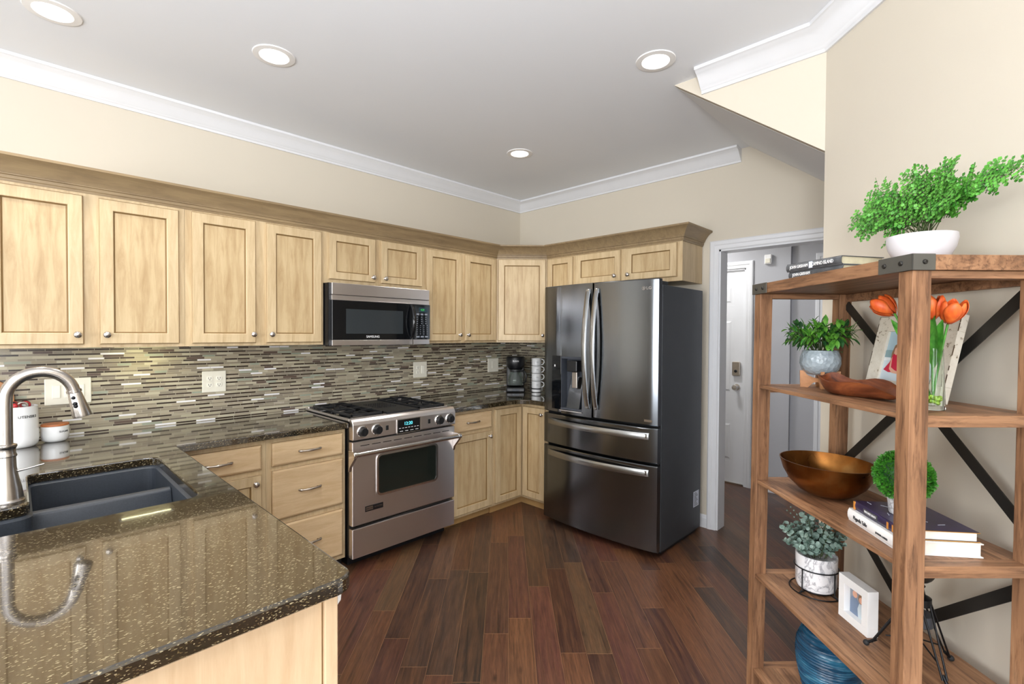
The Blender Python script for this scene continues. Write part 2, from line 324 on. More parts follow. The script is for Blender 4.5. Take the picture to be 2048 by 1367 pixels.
# ------------------------------------------------------------------ geometry helpers
class MB:
    def __init__(s): s.v = []; s.f = []; s.mi = []; s.M = Matrix.Identity(4); s.m = 0
    def add(s, vs, fs, m=None):
        b = len(s.v); s.v += [tuple(s.M @ Vector(v)) for v in vs]
        for f in fs: s.f.append([b+i for i in f]); s.mi.append(s.m if m is None else m)
        return s
    def box(s, x0, x1, y0, y1, z0, z1, m=None):
        return s.add([(x0, y0, z0), (x1, y0, z0), (x1, y1, z0), (x0, y1, z0), (x0, y0, z1), (x1, y0, z1), (x1, y1, z1), (x0, y1, z1)],
                     [(0, 3, 2, 1), (4, 5, 6, 7), (0, 1, 5, 4), (1, 2, 6, 5), (2, 3, 7, 6), (3, 0, 4, 7)], m)
    def prism(s, poly, z0, z1, m=None):           # poly in xy, ccw
        n = len(poly); vs = [(x, y, z0) for x, y in poly] + [(x, y, z1) for x, y in poly]
        return s.add(vs, [tuple(range(n-1, -1, -1)), tuple(range(n, 2*n))] + [(i, (i+1) % n, n+(i+1) % n, n+i) for i in range(n)], m)
    def prism_y(s, poly, y0, y1, m=None):         # poly in xz
        n = len(poly); vs = [(x, y0, z) for x, z in poly] + [(x, y1, z) for x, z in poly]
        return s.add(vs, [tuple(range(n)), tuple(range(2*n-1, n-1, -1))] + [(i, n+i, n+(i+1) % n, (i+1) % n) for i in range(n)], m)
    def prism_x(s, poly, x0, x1, m=None):         # poly in yz
        n = len(poly); vs = [(x0, y, z) for y, z in poly] + [(x1, y, z) for y, z in poly]
        return s.add(vs, [tuple(range(n-1, -1, -1)), tuple(range(n, 2*n))] + [(i, (i+1) % n, n+(i+1) % n, n+i) for i in range(n)], m)
    def lathe(s, prof, n=32, c=(0, 0, 0), m=None, sx=1, sy=1):   # prof [(r,z)]
        vs = []; fs = []
        for r, z in prof:
            for i in range(n):
                a = 2*PI*i/n; vs.append((c[0]+r*sx*math.cos(a), c[1]+r*sy*math.sin(a), c[2]+z))
        for k in range(len(prof)-1):
            for i in range(n):
                j = (i+1) % n; fs.append((k*n+i, k*n+j, (k+1)*n+j, (k+1)*n+i))
        if prof[0][0] > 1e-5: fs.append(tuple(range(n-1, -1, -1)))
        if prof[-1][0] > 1e-5: fs.append(tuple((len(prof)-1)*n+i for i in range(n)))
        return s.add(vs, fs, m)
    def tube(s, pts, r, n=10, m=None, closed=False, cap=True):
        pts = [Vector(p) for p in pts]; N = len(pts); rs = r if isinstance(r, (list, tuple)) else [r]*N
        vs = []; up = None
        for i, p in enumerate(pts):
            if closed: d = pts[(i+1) % N]-pts[i-1]
            else: d = pts[min(i+1, N-1)]-pts[max(i-1, 0)]
            d.normalize()
            if up is None:
                up = Vector((0, 0, 1)) if abs(d.z) < 0.9 else Vector((1, 0, 0))
            a = d.cross(up)
            if a.length < 1e-4: a = d.orthogonal()
            a.normalize(); b = a.cross(d); b.normalize(); up = b
            for k in range(n):
                t = 2*PI*k/n; vs.append(tuple(p + a*(rs[i]*math.cos(t)) + b*(rs[i]*math.sin(t))))
        fs = []
        for i in range(N if closed else N-1):
            j = (i+1) % N
            for k in range(n):
                l = (k+1) % n; fs.append((i*n+k, i*n+l, j*n+l, j*n+k))
        if cap and not closed: fs += [tuple(range(n-1, -1, -1)), tuple((N-1)*n+k for k in range(n))]
        return s.add(vs, fs, m)
    def cyl(s, p0, p1, r, n=20, m=None): return s.tube([p0, p1], r, n, m)
    def ball(s, c, r, n=14, m=None, sz=1.0):
        k = n//2; prof = [(max(r*math.sin(PI*i/k), 0.00001), -r*sz*math.cos(PI*i/k)) for i in range(k+1)]
        return s.lathe(prof, n, c, m)
    def build(s, name, mats, parent=None, loc=None, rz=0.0, bevel=0.0, smooth=None, seg=2):
        me = bpy.data.meshes.new(name); me.from_pydata(s.v, [], s.f)
        if not isinstance(mats, (list, tuple)): mats = [mats]
        for mm in mats: me.materials.append(M[mm] if isinstance(mm, str) else mm)
        for p, i in zip(me.polygons, s.mi): p.material_index = i
        me.update()
        if smooth is not None:
            me.shade_smooth(); me.set_sharp_from_angle(angle=math.radians(smooth))
        o = bpy.data.objects.new(name, me); COL.objects.link(o)
        if parent is not None: o.parent = parent
        if loc is not None: o.location = loc
        if rz: o.rotation_euler = (0, 0, rz)
        if bevel:
            b = o.modifiers.new('bevel', 'BEVEL'); b.width = bevel; b.segments = seg; b.limit_method = 'ANGLE'; b.angle_limit = math.radians(40)
            b.harden_normals = False
        return o
def B(): return MB()
def thing(name, label, cat, loc=(0, 0, 0), rz=0.0, group=None):
    o = bpy.data.objects.new(name, None); COL.objects.link(o); o.empty_display_size = 0.05
    o.location = loc; o.rotation_euler = (0, 0, rz); return tag(o, label, cat, group)
def tag(o, label, cat, group=None):
    o['label'] = label; o['category'] = cat
    if group: o['group'] = group
    return o
def struct(o): o['kind'] = 'structure'; return o
def sweep(mb, prof, path, side=1, m=None, closed_prof=True, cap=True):
    """prof [(out,z)] swept along the xy path with mitred corners; 'out' goes to the right (side=1) or left of travel"""
    P = [Vector(p) for p in path]; N = len(P); off = []
    for i in range(N):
        ds = []
        if i > 0: ds.append((P[i]-P[i-1]).normalized())
        if i < N-1: ds.append((P[i+1]-P[i]).normalized())
        ns = [Vector((d.y, -d.x))*side for d in ds]
        if len(ns) == 2:
            b = (ns[0]+ns[1]).normalized(); off.append(b/max(0.2, b.dot(ns[0])))
        else: off.append(ns[0])
    k = len(prof); vs = []
    for p, o in zip(P, off):
        for (u, z) in prof: q = p+o*u; vs.append((q.x, q.y, z))
    fs = []
    for i in range(N-1):
        for j in range(k if closed_prof else k-1):
            l = (j+1) % k; a = (i*k+j, i*k+l, (i+1)*k+l, (i+1)*k+j); fs.append(a if side == 1 else a[::-1])
    if cap: fs += [tuple(range(k)) if side == -1 else tuple(range(k-1, -1, -1)), tuple((N-1)*k+j for j in (range(k-1, -1, -1) if side == -1 else range(k)))]
    return mb.add(vs, fs, m)
def text_mesh(body, size, depth=0.0006, align='CENTER'):
    c = bpy.data.curves.new('t', 'FONT'); c.body = body; c.size = size; c.extrude = depth; c.align_x = align; c.align_y = 'CENTER'; c.resolution_u = 3
    o = bpy.data.objects.new('t', c); COL.objects.link(o)
    dg = bpy.context.evaluated_depsgraph_get(); dg.update()
    me = bpy.data.meshes.new_from_object(o.evaluated_get(dg)); bpy.data.objects.remove(o); bpy.data.curves.remove(c)
    return me
def text(name, body, size, mat, parent, mtx, sx=1.0, align='CENTER'):
    me = text_mesh(body, size, align=align); me.transform(Matrix.Diagonal((sx, 1, 1, 1)))
    me.transform(mtx); me.materials.clear(); me.materials.append(M[mat])
    o = bpy.data.objects.new(name, me); COL.objects.link(o); o.parent = parent; return o
FRONT = Matrix.Rotation(PI/2, 4, 'X')      # text plane facing -Y
def T(x, y, z): return Matrix.Translation((x, y, z))
def rrect(x0, x1, z0, z1, r, n=5):
    out = []
    for cx, cz, a0 in ((x1-r, z0+r, -PI/2), (x1-r, z1-r, 0), (x0+r, z1-r, PI/2), (x0+r, z0+r, PI)):
        for i in range(n+1):
            a = a0+PI/2*i/n; out.append((cx+r*math.cos(a), cz+r*math.sin(a)))
    return out

def W(loc=(0, 0, 0), rz=0.0):
    """mesh builder authored in world coordinates for parts of a thing standing at loc, rz"""
    b = MB(); b.M = (Matrix.Translation(loc) @ Matrix.Rotation(rz, 4, 'Z')).inverted(); return b

# ================================================================== the room
X2 = -1.158; W0 = (-1.158, -2.915)
DW = Matrix.Translation((W0[0], W0[1], 0)) @ Matrix.Rotation(math.radians(225), 4, 'Z')   # local x = along the diagonal wall, local -y = into the room
def SO(s, o, z): return (s, -o, z)
struct(B().box(-8, 3.2, -8, 0.3, -0.12, 0).build('floor', 'floor'))
struct(B().box(-8.2, 0.12, -8.2, 0.15, 2.774, 2.9).build('ceiling', 'ceiling'))
struct(B().prism_x([(-2.21, 2.7815), (-3.1, 2.1087), (-3.1, 2.16), (-2.15, 2.88)], -1.10, 0.0).build('ceiling', 'ceiling'))
struct(B().box(-8.2, 0.12, 0, 0.15, 0, 2.85).build('wall_left', 'wall'))
b = B(); b.box(0, 0.12, -2.005, 0, 0, 2.85); b.box(0, 0.12, -2.84, -2.005, 2.075, 2.85); b.box(0, 0.12, -3.1, -2.84, 0, 2.85)
struct(b.build('wall_right', 'wall'))
b = B(); b.prism_x([(-2.221, 2.774), (-2.915, 2.2495), (-2.915, 2.85), (-2.2, 2.85)], X2, X2+0.06)
struct(b.build('wall_under_stairs', 'wall'))
b = B(); b.M = DW; b.box(0, 3.6, 0, 0.12, 0, 2.85); struct(b.build('wall_diagonal', 'wall'))
struct(B().box(-1.08, 0.0, -3.12, -3.05, 0, 2.5).build('wall_closet', 'wall'))
# the unseen rest of the living area, with its windows
b = B(); b.box(-3.80, -3.68, -8, -5.55, 0, 2.85); struct(b.build('wall_near', 'wall'))
def wall_windows(name, axis, c0, c1, wins, z0, z1):
    b = B(); cur = c0
    for (a, e) in wins:
        for (p, q, r, s_) in ((cur, a, 0, 2.85), (a, e, 0, z0), (a, e, z1, 2.85)):
            if axis == 'x': b.box(-8.15, -8.0, p, q, r, s_)
            else: b.box(p, q, -8.15, -8.0, r, s_)
        cur = e
    if axis == 'x': b.box(-8.15, -8.0, cur, c1, 0, 2.85)
    else: b.box(cur, c1, -8.15, -8.0, 0, 2.85)
    struct(b.build(name, 'wall'))
wall_windows('wall_west', 'x', -8.15, 0.15, [(-5.75, -4.05), (-3.25, -1.55)], 0.5, 2.3)
wall_windows('wall_south', 'y', -8.15, -3.6, [(-7.0, -5.6), (-5.4, -4.0)], 0.5, 2.3)
wi = 0
for (axis, a, e) in (('x', -5.75, -4.05), ('x', -3.25, -1.55), ('y', -7.0, -5.6), ('y', -5.4, -4.0)):
    wi += 1; b = B()
    for t0, t1, z0, z1 in ((a, a+.05, .5, 2.3), (e-.05, e, .5, 2.3), (a, e, .5, .55), (a, e, 2.25, 2.3), ((a+e)/2-.02, (a+e)/2+.02, .5, 2.3), (a, e, 1.38, 1.42)):
        if axis == 'x': b.box(-8.1, -8.04, t0, t1, z0, z1)
        else: b.box(t0, t1, -8.1, -8.04, z0, z1)
    struct(b.build('window_%d' % wi, 'trim'))

# crown mouldings, casings, baseboards
def crown_prof(zt, h, p):
    pts = [(0, zt-h), (0.010, zt-h), (0.014, zt-h+0.012), (0.020, zt-h+0.016)]
    for i in range(9):
        a = i/8; s_ = a*a*(3-2*a)
        pts.append((0.022+(p-0.040)*a**1.25, zt-h+0.020+(h-0.042)*(0.35*a+0.65*s_)))
    pts += [(p-0.012, zt-0.016), (p-0.002, zt-0.014), (p, zt), (0, zt)]
    return pts
CP = crown_prof(2.7735, 0.097, 0.098)
b = B(); sweep(b, CP, [(-8, 0), (0, 0), (0, -2.165)], 1); struct(b.build('trim_1', 'trim', smooth=35))
b = B(); s36 = DW @ Vector((3.55, 0, 0)); CP2 = crown_prof(2.7735, 0.100, 0.104)
sweep(b, CP2, [(X2, -2.372), W0, (s36.x, s36.y)], 1); struct(b.build('trim_2', 'trim', smooth=35))
def casing_prof(): return None
def casing(name, x, ya, yb, zt, w, sgn=-1, jamb=None):
    """door casing on the plane x, opening between ya (left, larger y) and yb; faces sgn*x"""
    b = B()
    steps = [(0, 0.012), (0.008, 0.018), (w*0.45, 0.018), (w*0.55, 0.013), (w*0.9, 0.011), (w, 0.007)]
    # stepped moulding: outer edge thickest; swept around the opening with mitres
    prof = [(0, 0)] + [(w-u, t_) for u, t_ in reversed(steps)] + [(w, 0)]
    path = [(ya, 0), (ya, zt), (yb, zt), (yb, 0)]
    n = len(prof); vs = []
    for i, (py, pz) in enumerate(path):
        oy = {0: 1, 1: 1, 2: -1, 3: -1}[i]; oz = {0: 0, 1: 1, 2: 1, 3: 0}[i]
        for u, t_ in prof: vs.append((x+sgn*t_, py+oy*u, pz+oz*u))
    fs = []
    for i in range(3):
        for j in range(n):
            l = (j+1) % n; fs.append((i*n+j, (i+1)*n+j, (i+1)*n+l, i*n+l))
    b.add(vs, fs)
    if jamb:
        b.box(x, x+jamb, ya-0.012, ya+0.001, 0, zt); b.box(x, x+jamb, yb-0.001, yb+0.012, 0, zt); b.box(x, x+jamb, yb, ya, zt-0.012, zt+0.001)
    return struct(b.build(name, 'trim', smooth=20))
casing('trim_3', 0.0, -2.017, -2.828, 2.073, 0.066, -1, 0.125)
b = B()
BP = [(0, 0), (0.014, 0), (0.014, 0.07), (0.010, 0.078), (0.008, 0.09), (0.004, 0.096), (0, 0.096)]
sweep(b, BP, [(0, -0.9), (0, -1.952)], 1); struct(b.build('baseboard_right', 'trim'))
b = B(); sweep(b, BP, [W0, (s36.x, s36.y)], 1); struct(b.build('baseboard_diagonal', 'trim'))

# hall beyond the doorway
X3 = 1.236
b = B(); b.box(X3, X3+0.1, -0.98, -0.8, 0, 2.6); b.box(X3, X3+0.1, -1.79, -0.98, 2.08, 2.6); b.box(X3, X3+0.1, -2.17, -1.79, 0, 2.6)
b.box(X3+0.04, X3+0.14, -3.2, -2.17, 0, 2.6); struct(b.build('wall_hall', 'grey_wall'))
struct(B().box(0.12, X3, -0.9, -0.8, 0, 2.6).build('wall_hall_left', 'grey_wall'))
struct(B().box(0.12, X3+0.1, -3.2, -3.1, 0, 2.6).build('wall_hall_far', 'grey_wall'))
struct(B().box(0.12, X3+0.2, -3.2, -0.8, 2.6, 2.7).build('ceiling', 'ceiling'))
casing('trim_4', X3, -0.98, -1.79, 2.082, 0.068, -1, 0.1)
casing('trim_5', X3+0.04, -2.425, -3.1, 2.10, 0.066, -1)
b = B(); sweep(b, BP, [(X3, -1.858), (X3, -2.165)], 1); sweep(b, BP, [(X3+0.04, -2.17), (X3+0.04, -2.36)], 1); struct(b.build('baseboard_hall', 'trim'))
def panel_door(name, x, y0, y1, z0, z1):
    """six-panel door, face towards -x; returns the slab"""
    b = B(); b.box(x, x+0.035, y0, y1, z0, z1); w = y1-y0; st = 0.105; pw = (w-3*st)/2
    rows = ((0.20, 0.60), (0.98-0.12, 1.60), (1.72, 1.93))
    for r0, r1 in rows:
        for k in (0, 1):
            a = y0+st+k*(pw+st); e = a+pw
            rings = [(0, 0.0005), (0.012, -0.004), (0.022, 0.0005), (0.030, 0.0005), (0.045, 0.006)]
            vs = []
            for ins, t_ in rings: vs += [(x-t_, a+ins, z0+r0+ins), (x-t_, e-ins, z0+r0+ins), (x-t_, e-ins, z0+r1-ins), (x-t_, a+ins, z0+r1-ins)]
            fs = []
            for i in range(len(rings)-1):
                for j in range(4):
                    l = (j+1) % 4; fs.append((i*4+j, (i+1)*4+j, (i+1)*4+l, i*4+l))
            n = (len(rings)-1)*4; fs.append((n+3, n+2, n+1, n)); b.add(vs, fs)
    return b.build(name, 'trim')
d1 = struct(panel_door('door_1', X3+0.02, -1.788, -0.982, 0.012, 2.08))
d2 = struct(panel_door('door_2', X3+0.045, -3.1, -2.427, 0.012, 2.10))
kb = B(); kb.M = T(X3+0.02, -1.711, 0.944) @ Matrix.Rotation(-PI/2, 4, 'Y')
kb.lathe([(0.031, 0), (0.031, 0.006), (0.012, 0.010), (0.011, 0.035), (0.024, 0.045), (0.029, 0.058), (0.022, 0.070), (0, 0.073)], 20)
k = kb.build('door_knob', 'nickel', smooth=40); k.parent = d1
lk = B(); lk.prism_x([(-1.745+u, 1.055+v) for u, v in rrect(0, 0.072, 0, 0.135, 0.010)], X3-0.008, X3+0.02); lk = lk.build('deadbolt_keypad', 'pewter', bevel=0.003); lk.parent = d1
lb = B(); lb.M = T(X3-0.008, -1.709, 1.10) @ Matrix.Rotation(-PI/2, 4, 'Y'); lb.lathe([(0.014, 0), (0.014, 0.006), (0.005, 0.010), (0, 0.011)], 14)
o = lb.build('thumb_turn', 'blackmetal', smooth=40); o.parent = d1
for z in (0.944, 1.115): o = B().box(X3-0.003, X3+0.004, -1.800, -1.792, z-0.028, z+0.028).build('strike_plate', 'pewter'); o.parent = d1
struct(B().box(X3+0.0, X3+0.05, -1.79, -0.98, 0, 0.013).build('trim_6', 'pewter'))
t = thing('motion_sensor', 'small white motion sensor mounted high on the grey hall wall', 'motion sensor', (X3, -1.988, 2.095))
b = W((X3, -1.988, 2.095)); b.prism_x([(-2.018, 2.10), (-1.958, 2.10), (-1.958, 2.187), (-2.018, 2.187)], X3-0.035, X3); b.build('housing', 'white', t, bevel=0.006)
b = W((X3, -1.988, 2.095)); b.box(X3-0.041, X3-0.034, -2.010, -1.966, 2.108, 2.150); b.build('lens', 'ivory', t, bevel=0.004)

# recessed ceiling lights
def can(x, y, label):
    t = thing('recessed_light', label, 'ceiling light', (x, y, 2.774), 0, 'recessed lights in the white ceiling')
    b = B(); b.lathe([(0.062, -0.001), (0.066, -0.006), (0.092, -0.004), (0.094, 0.0)], 40); b.build('trim_ring', 'white', t, smooth=40)
    b = B(); b.lathe([(0.0001, -0.0045), (0.055, -0.0045), (0.0615, -0.003)], 36); b.build('lens', 'lamp', t)
can(*CANS[0], 'recessed light at the far left corner of the ceiling, largest and nearest the sink')
can(*CANS[1], 'recessed light above the cabinets left of the microwave, second from the left')
can(*CANS[2], 'recessed light on the right of the ceiling, beside the crown moulding end')
can(*CANS[3], 'smallest recessed light, nearest the corner where the two walls meet')
for (x, y) in CANS_ADDED: can(x, y, 'recessed light added for brightness, unseen behind the viewer')

t = thing('bounce_light_body', 'lamp body added around the bounce light, unseen behind the viewer', 'floor lamp', (-4.6, -3.9, 0))  # lamp body made up to carry the added bounce light, out of view
b = B(); b.lathe([(0.15, 0.0005), (0.15, 0.015), (0.02, 0.03), (0, 0.03)], 28); b.build('base', 'blackmetal', t, smooth=40)
b = B(); b.cyl((0, 0, 0.03), (0, 0, 1.50), 0.012, 12); b.build('pole', 'blackmetal', t, smooth=40)
b = B(); b.lathe([(0.02, 1.50), (0.12, 1.53), (0.21, 1.60), (0.215, 1.60), (0.12, 1.52), (0.02, 1.49)], 32); b.build('lamp_shade', 'white', t, smooth=50)
# backsplash
b = B(); b.box(-4.4, 0, -0.008, 0, 0.90, 1.40); tag(b.build('tile_backsplash', 'tile'), 'long mosaic backsplash of thin linear tiles behind the range and sink counter', 'backsplash')
b = B(); b.box(-0.008, 0, -0.985, -0.008, 0.90, 1.40); tag(b.build('tile_backsplash', 'tile'), 'short mosaic backsplash piece around the corner beside the fridge', 'backsplash')

# wall plates
def plate(x0, x1, z0, z1, label, name, cat):
    xc = (x0+x1)/2; t = thing(name, label, cat, (xc, -0.008, z0)); b = W((xc, -0.008, z0)); b.box(x0, x1, -0.014, -0.008, z0, z1)
    for xx in (x0+0.03, x1-0.03):
        for zz in (z0+0.012, z1-0.012): b.lathe([(0.003, 0)], 6, (xx, 0, 0)) if False else None
    b.build('cover_plate', 'ivory', t, bevel=0.003); return t, (xc, -0.008, z0)
def rocker(t, L_, x, z):
    b = W(L_); b.box(x-0.0155, x+0.0155, -0.0185, -0.013, z-0.033, z+0.033); b.build('rocker', 'rocker', t, bevel=0.002)
def duplex(t, L_, x, z):
    for dz in (-0.020, 0.020):
        b = W(L_); b.prism_y(rrect(x-0.015, x+0.015, z+dz-0.013, z+dz+0.013, 0.008), -0.017, -0.012); r = b.build('receptacle', 'rocker', t)
        b = W(L_); b.box(x-0.0075, x-0.0050, -0.0176, -0.0165, z+dz-0.003, z+dz+0.007); b.box(x+0.0050, x+0.0075, -0.0176, -0.0165, z+dz-0.003, z+dz+0.007)
        b.prism_y(rrect(x-0.003, x+0.003, z+dz-0.010, z+dz-0.005, 0.0024), -0.0176, -0.0165); b.build('slot', 'ivory_dark', r)
t, L_ = plate(-3.519, -3.338, 1.071, 1.206, 'wide ivory switch plate with rocker switches behind the faucet', 'light_switch', 'light switch')
for x in (-3.475, -3.4285, -3.382): rocker(t, L_, x, 1.138)
t, L_ = plate(-2.826, -2.696, 1.079, 1.209, 'ivory double outlet plate with four receptacles left of the range', 'wall_outlet', 'outlet')
duplex(t, L_, -2.786, 1.144); duplex(t, L_, -2.736, 1.144)
t, L_ = plate(-1.299, -1.163, 1.076, 1.208, 'ivory outlet plate right of the range below the microwave corner', 'wall_outlet', 'outlet')
duplex(t, L_, -1.256, 1.142); rocker(t, L_, -1.205, 1.142)
t, L_ = plate(-0.452, -0.312, 1.079, 1.210, 'blank ivory wall plate beside the coffee maker', 'blank_wall_plate', 'wall plate')
b = W(L_); b.box(-0.40, -0.36, -0.0165, -0.013, 1.11, 1.18); b.build('cover_insert', 'ivory', t, bevel=0.002)

# ================================================================== cabinets
RZ = {'L': 0.0, 'R': -PI/2, 'D': -PI/4}
def ring_panel(b, x0, x1, z0, z1, rings, mats, m_center):
    """front relief (facing -y) of concentric rings [(inset, y)], materials per ring band"""
    vs = []
    for ins, y in rings: vs += [(x0+ins, y, z0+ins), (x1-ins, y, z0+ins), (x1-ins, y, z1-ins), (x0+ins, y, z1-ins)]
    for i in range(len(rings)-1):
        for j in range(4):
            l = (j+1) % 4; b.add([vs[i*4+j], vs[i*4+l], vs[(i+1)*4+l], vs[(i+1)*4+j]], [(0, 1, 2, 3)], mats[i])
    n = (len(rings)-1)*4; b.add(vs[n:n+4], [(0, 1, 2, 3)], m_center)
def door_mesh(w, h, t=0.020, fr=0.054):
    b = B()
    b.add([(0, 0, 0), (w, 0, 0), (w, 0, h), (0, 0, h)], [(3, 2, 1, 0)], 0)
    ring_panel(b, 0, w, 0, h, [(0, 0), (0, -t+0.006), (0.0015, -t+0.005), (0.004, -t), (fr-0.003, -t), (fr, -t+0.002), (fr+0.003, -t+0.008), (fr+0.0065, -t+0.009)], [0, 2, 0, 0, 0, 2, 2], 1)
    return b
def drawer_mesh(w, h, t=0.020):
    b = B(); b.add([(0, 0, 0), (w, 0, 0), (w, 0, h), (0, 0, h)], [(3, 2, 1, 0)], 0)
    ring_panel(b, 0, w, 0, h, [(0, 0), (0, -t+0.007), (0.0015, -t+0.006), (0.009, -t+0.001), (0.012, -t), (0.014, -t)], [0, 2, 0, 0, 0], 0)
    return b
def add_knob(parent, x, z, y=-0.020):
    b = B(); b.M = T(x, y, z) @ Matrix.Rotation(PI/2, 4, 'X')
    b.lathe([(0.0095, 0), (0.0095, 0.002), (0.0055, 0.005), (0.0050, 0.012), (0.0125, 0.0175), (0.0160, 0.022), (0.0150, 0.027), (0.009, 0.0305), (0, 0.0315)], 20)
    return b.build('knob', 'nickel', parent, smooth=50)
def add_pull(parent, x, z, L=0.128, y=-0.020):
    b = B(); h = L/2; pts = []; rs = []
    for i in range(25):
        u = -1+2*i/24; pts.append((x+u*h, y-0.006-0.022*math.cos(u*PI/2)**0.6 if abs(u) < 0.999 else y-0.004, z))
        rs.append(1.35*(0.0036+0.0022*math.exp(-((abs(u)-0.86)/0.10)**2)+0.0016*math.exp(-((abs(u)-0.05)/0.28)**2)))
    b.tube(pts, rs, 10)
    for sx in (-1, 1): b.cyl((x+sx*h*0.70, y, z), (x+sx*h*0.70, y-0.022, z), 0.0040, 10)
    return b.build('pull_handle', 'pewter', parent, smooth=60)
def add_door(t, x0, x1, z0, z1, knob=None, yf=-0.34, fr=0.054):
    """door in the unit's local frame; knob = (x, z) local"""
    o = door_mesh(x1-x0, z1-z0, fr=fr).build('door', ['cab', 'cab_panel', 'glaze'], t, (x0, yf, z0))
    if knob: add_knob(o, knob[0]-x0, knob[1]-z0)
    return o
def add_drawer(t, x0, x1, z0, z1, yf=-0.61, pull=True):
    o = drawer_mesh(x1-x0, z1-z0).build('drawer', ['cab_h', 'cab_h', 'glaze'], t, (x0, yf, z0))
    if pull: add_pull(o, (x1-x0)/2, (z1-z0)/2 if z1-z0 < 0.2 else (z1-z0)*0.52)
    return o
UZ0, UZ1, UF = 1.372, 2.16, -0.34
GU = 'upper cabinets in glazed maple'
def upper(kind, a, bb, z0, label):
    """a..bb along the wall measured from the corner side; returns thing at the left end"""
    loc = (a, 0, z0) if kind == 'L' else (0, a, z0)
    t = thing('upper_cabinet', label, 'cabinet', loc, RZ[kind], GU)
    w = abs(bb-a); h = UZ1-z0; b = B()
    b.box(0.001, w-0.001, UF+0.018, -0.009, 0, h)
    b.build('carcass', 'cab', t)
    # face frame
    b = B(); b.box(0.0005, w-0.0005, UF, UF+0.0175, 0, h); b.build('face_frame', 'cab', t)
    return t
t = upper('L', -3.745, -2.981, UZ0, 'tall upper cabinet at the far left above the sink counter, two doors')
x0 = -3.745
add_door(t, 0.030, 0.354, 0.016, 0.721, (0.330, 0.062)); add_door(t, 0.412, 0.736, 0.016, 0.721, (0.437, 0.062))
t = upper('L', -2.981, -2.219, UZ0, 'tall two-door upper cabinet directly left of the microwave'); x0 = -2.981
add_door(t, 0.031, 0.351, 0.016, 0.727, (0.333, 0.066)); add_door(t, 0.411, 0.746, 0.016, 0.727, (0.434, 0.066))
t = upper('L', -2.219, -1.43, 1.775, 'short two-door upper cabinet above the microwave'); x0 = -2.219
add_door(t, 0.033, 0.369, 0.026, 0.328, (0.346, 0.060), fr=0.05); add_door(t, 0.415, 0.764, 0.026, 0.328, (0.441, 0.060), fr=0.05)
t = upper('L', -1.43, -0.652, UZ0, 'tall two-door upper cabinet right of the microwave'); x0 = -1.43
add_door(t, 0.018, 0.361, 0.016, 0.724, (0.338, 0.066)); add_door(t, 0.402, 0.751, 0.016, 0.724, (0.427, 0.066))
# diagonal corner unit
t = thing('upper_cabinet', 'angled corner upper cabinet with one wide door above the coffee maker', 'cabinet', (0, 0, UZ0), 0, GU)
b = B(); b.prism([(-0.0095, -0.0095), (-0.650, -0.0095), (-0.650, -0.339), (-0.339, -0.650), (-0.0095, -0.650)], 0, UZ1-UZ0); b.build('carcass', 'cab', t)
dd = thing('x', '', '', (0, 0, 0)); bpy.data.objects.remove(dd)
LD = math.hypot(0.311, 0.311)
o = door_mesh(LD-0.022, 0.714).build('door', ['cab', 'cab_panel', 'glaze'], t, (-0.650+0.011*0.707, -0.339-0.011*0.707, 0.014), -PI/4)
add_knob(o, LD-0.022-0.026, 0.050)
t = upper('R', -0.654, -0.960, UZ0, 'narrow upper cabinet between the corner unit and the cabinets over the fridge')
add_door(t, 0.021, 0.289, 0.016, 0.727, (0.265, 0.06), fr=0.05)
t = upper('R', -0.960, -1.895, 1.830, 'wide short two-door cabinet above the refrigerator')
add_door(t, 0.018, 0.443, 0.030, 0.272, (0.400, 0.072), fr=0.05); add_door(t, 0.490, 0.899, 0.030, 0.272, (0.517, 0.072), fr=0.05)
# crown along the tops
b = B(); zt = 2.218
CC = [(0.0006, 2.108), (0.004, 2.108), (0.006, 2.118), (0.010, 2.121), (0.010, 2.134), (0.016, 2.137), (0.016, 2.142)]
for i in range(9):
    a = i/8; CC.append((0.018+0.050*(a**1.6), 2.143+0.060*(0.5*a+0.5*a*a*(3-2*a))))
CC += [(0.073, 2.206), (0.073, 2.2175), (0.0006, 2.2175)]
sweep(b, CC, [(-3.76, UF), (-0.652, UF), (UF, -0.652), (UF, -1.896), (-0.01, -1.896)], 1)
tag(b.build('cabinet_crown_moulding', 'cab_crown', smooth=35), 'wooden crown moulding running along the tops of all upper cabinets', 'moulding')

b = B(); b.box(-3.24, -3.00, -0.15, -0.11, 1.3675, 1.3718); tag(b.build('under_cabinet_light', 'white'), 'slim light strip under the upper cabinets left of the outlet plate', 'cabinet light')
# base cabinets
GB = 'base cabinets in glazed maple'; BF = -0.61; BZ = 0.868
def base(kind, a, bb, label, toe='toe'):
    loc = (a, 0, 0) if kind == 'L' else (0, a, 0)
    t = thing('base_cabinet', label, 'cabinet', loc, RZ[kind], GB); w = abs(bb-a)
    b = B(); b.box(0.001, w-0.001, BF+0.018, -0.009, 0.062, BZ); b.build('carcass', 'carcass', t)
    b = B(); b.box(0.0005, w-0.0005, BF, BF+0.0175, 0.062, BZ); b.build('face_frame', 'cab', t)
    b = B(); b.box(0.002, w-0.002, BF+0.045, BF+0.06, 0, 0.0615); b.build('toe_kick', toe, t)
    return t
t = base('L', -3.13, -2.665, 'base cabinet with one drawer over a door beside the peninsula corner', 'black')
add_drawer(t, 0.02, 0.439, 0.705, 0.838); add_door(t, 0.02, 0.439, 0.080, 0.676, (0.405, 0.634), BF)
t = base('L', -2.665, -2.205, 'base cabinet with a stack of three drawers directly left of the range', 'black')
add_drawer(t, 0.027, 0.440, 0.709, 0.839); add_drawer(t, 0.027, 0.440, 0.406, 0.684); add_drawer(t, 0.027, 0.440, 0.090, 0.374)
t = base('L', -1.405, -0.952, 'base cabinet with a drawer over a door directly right of the range')
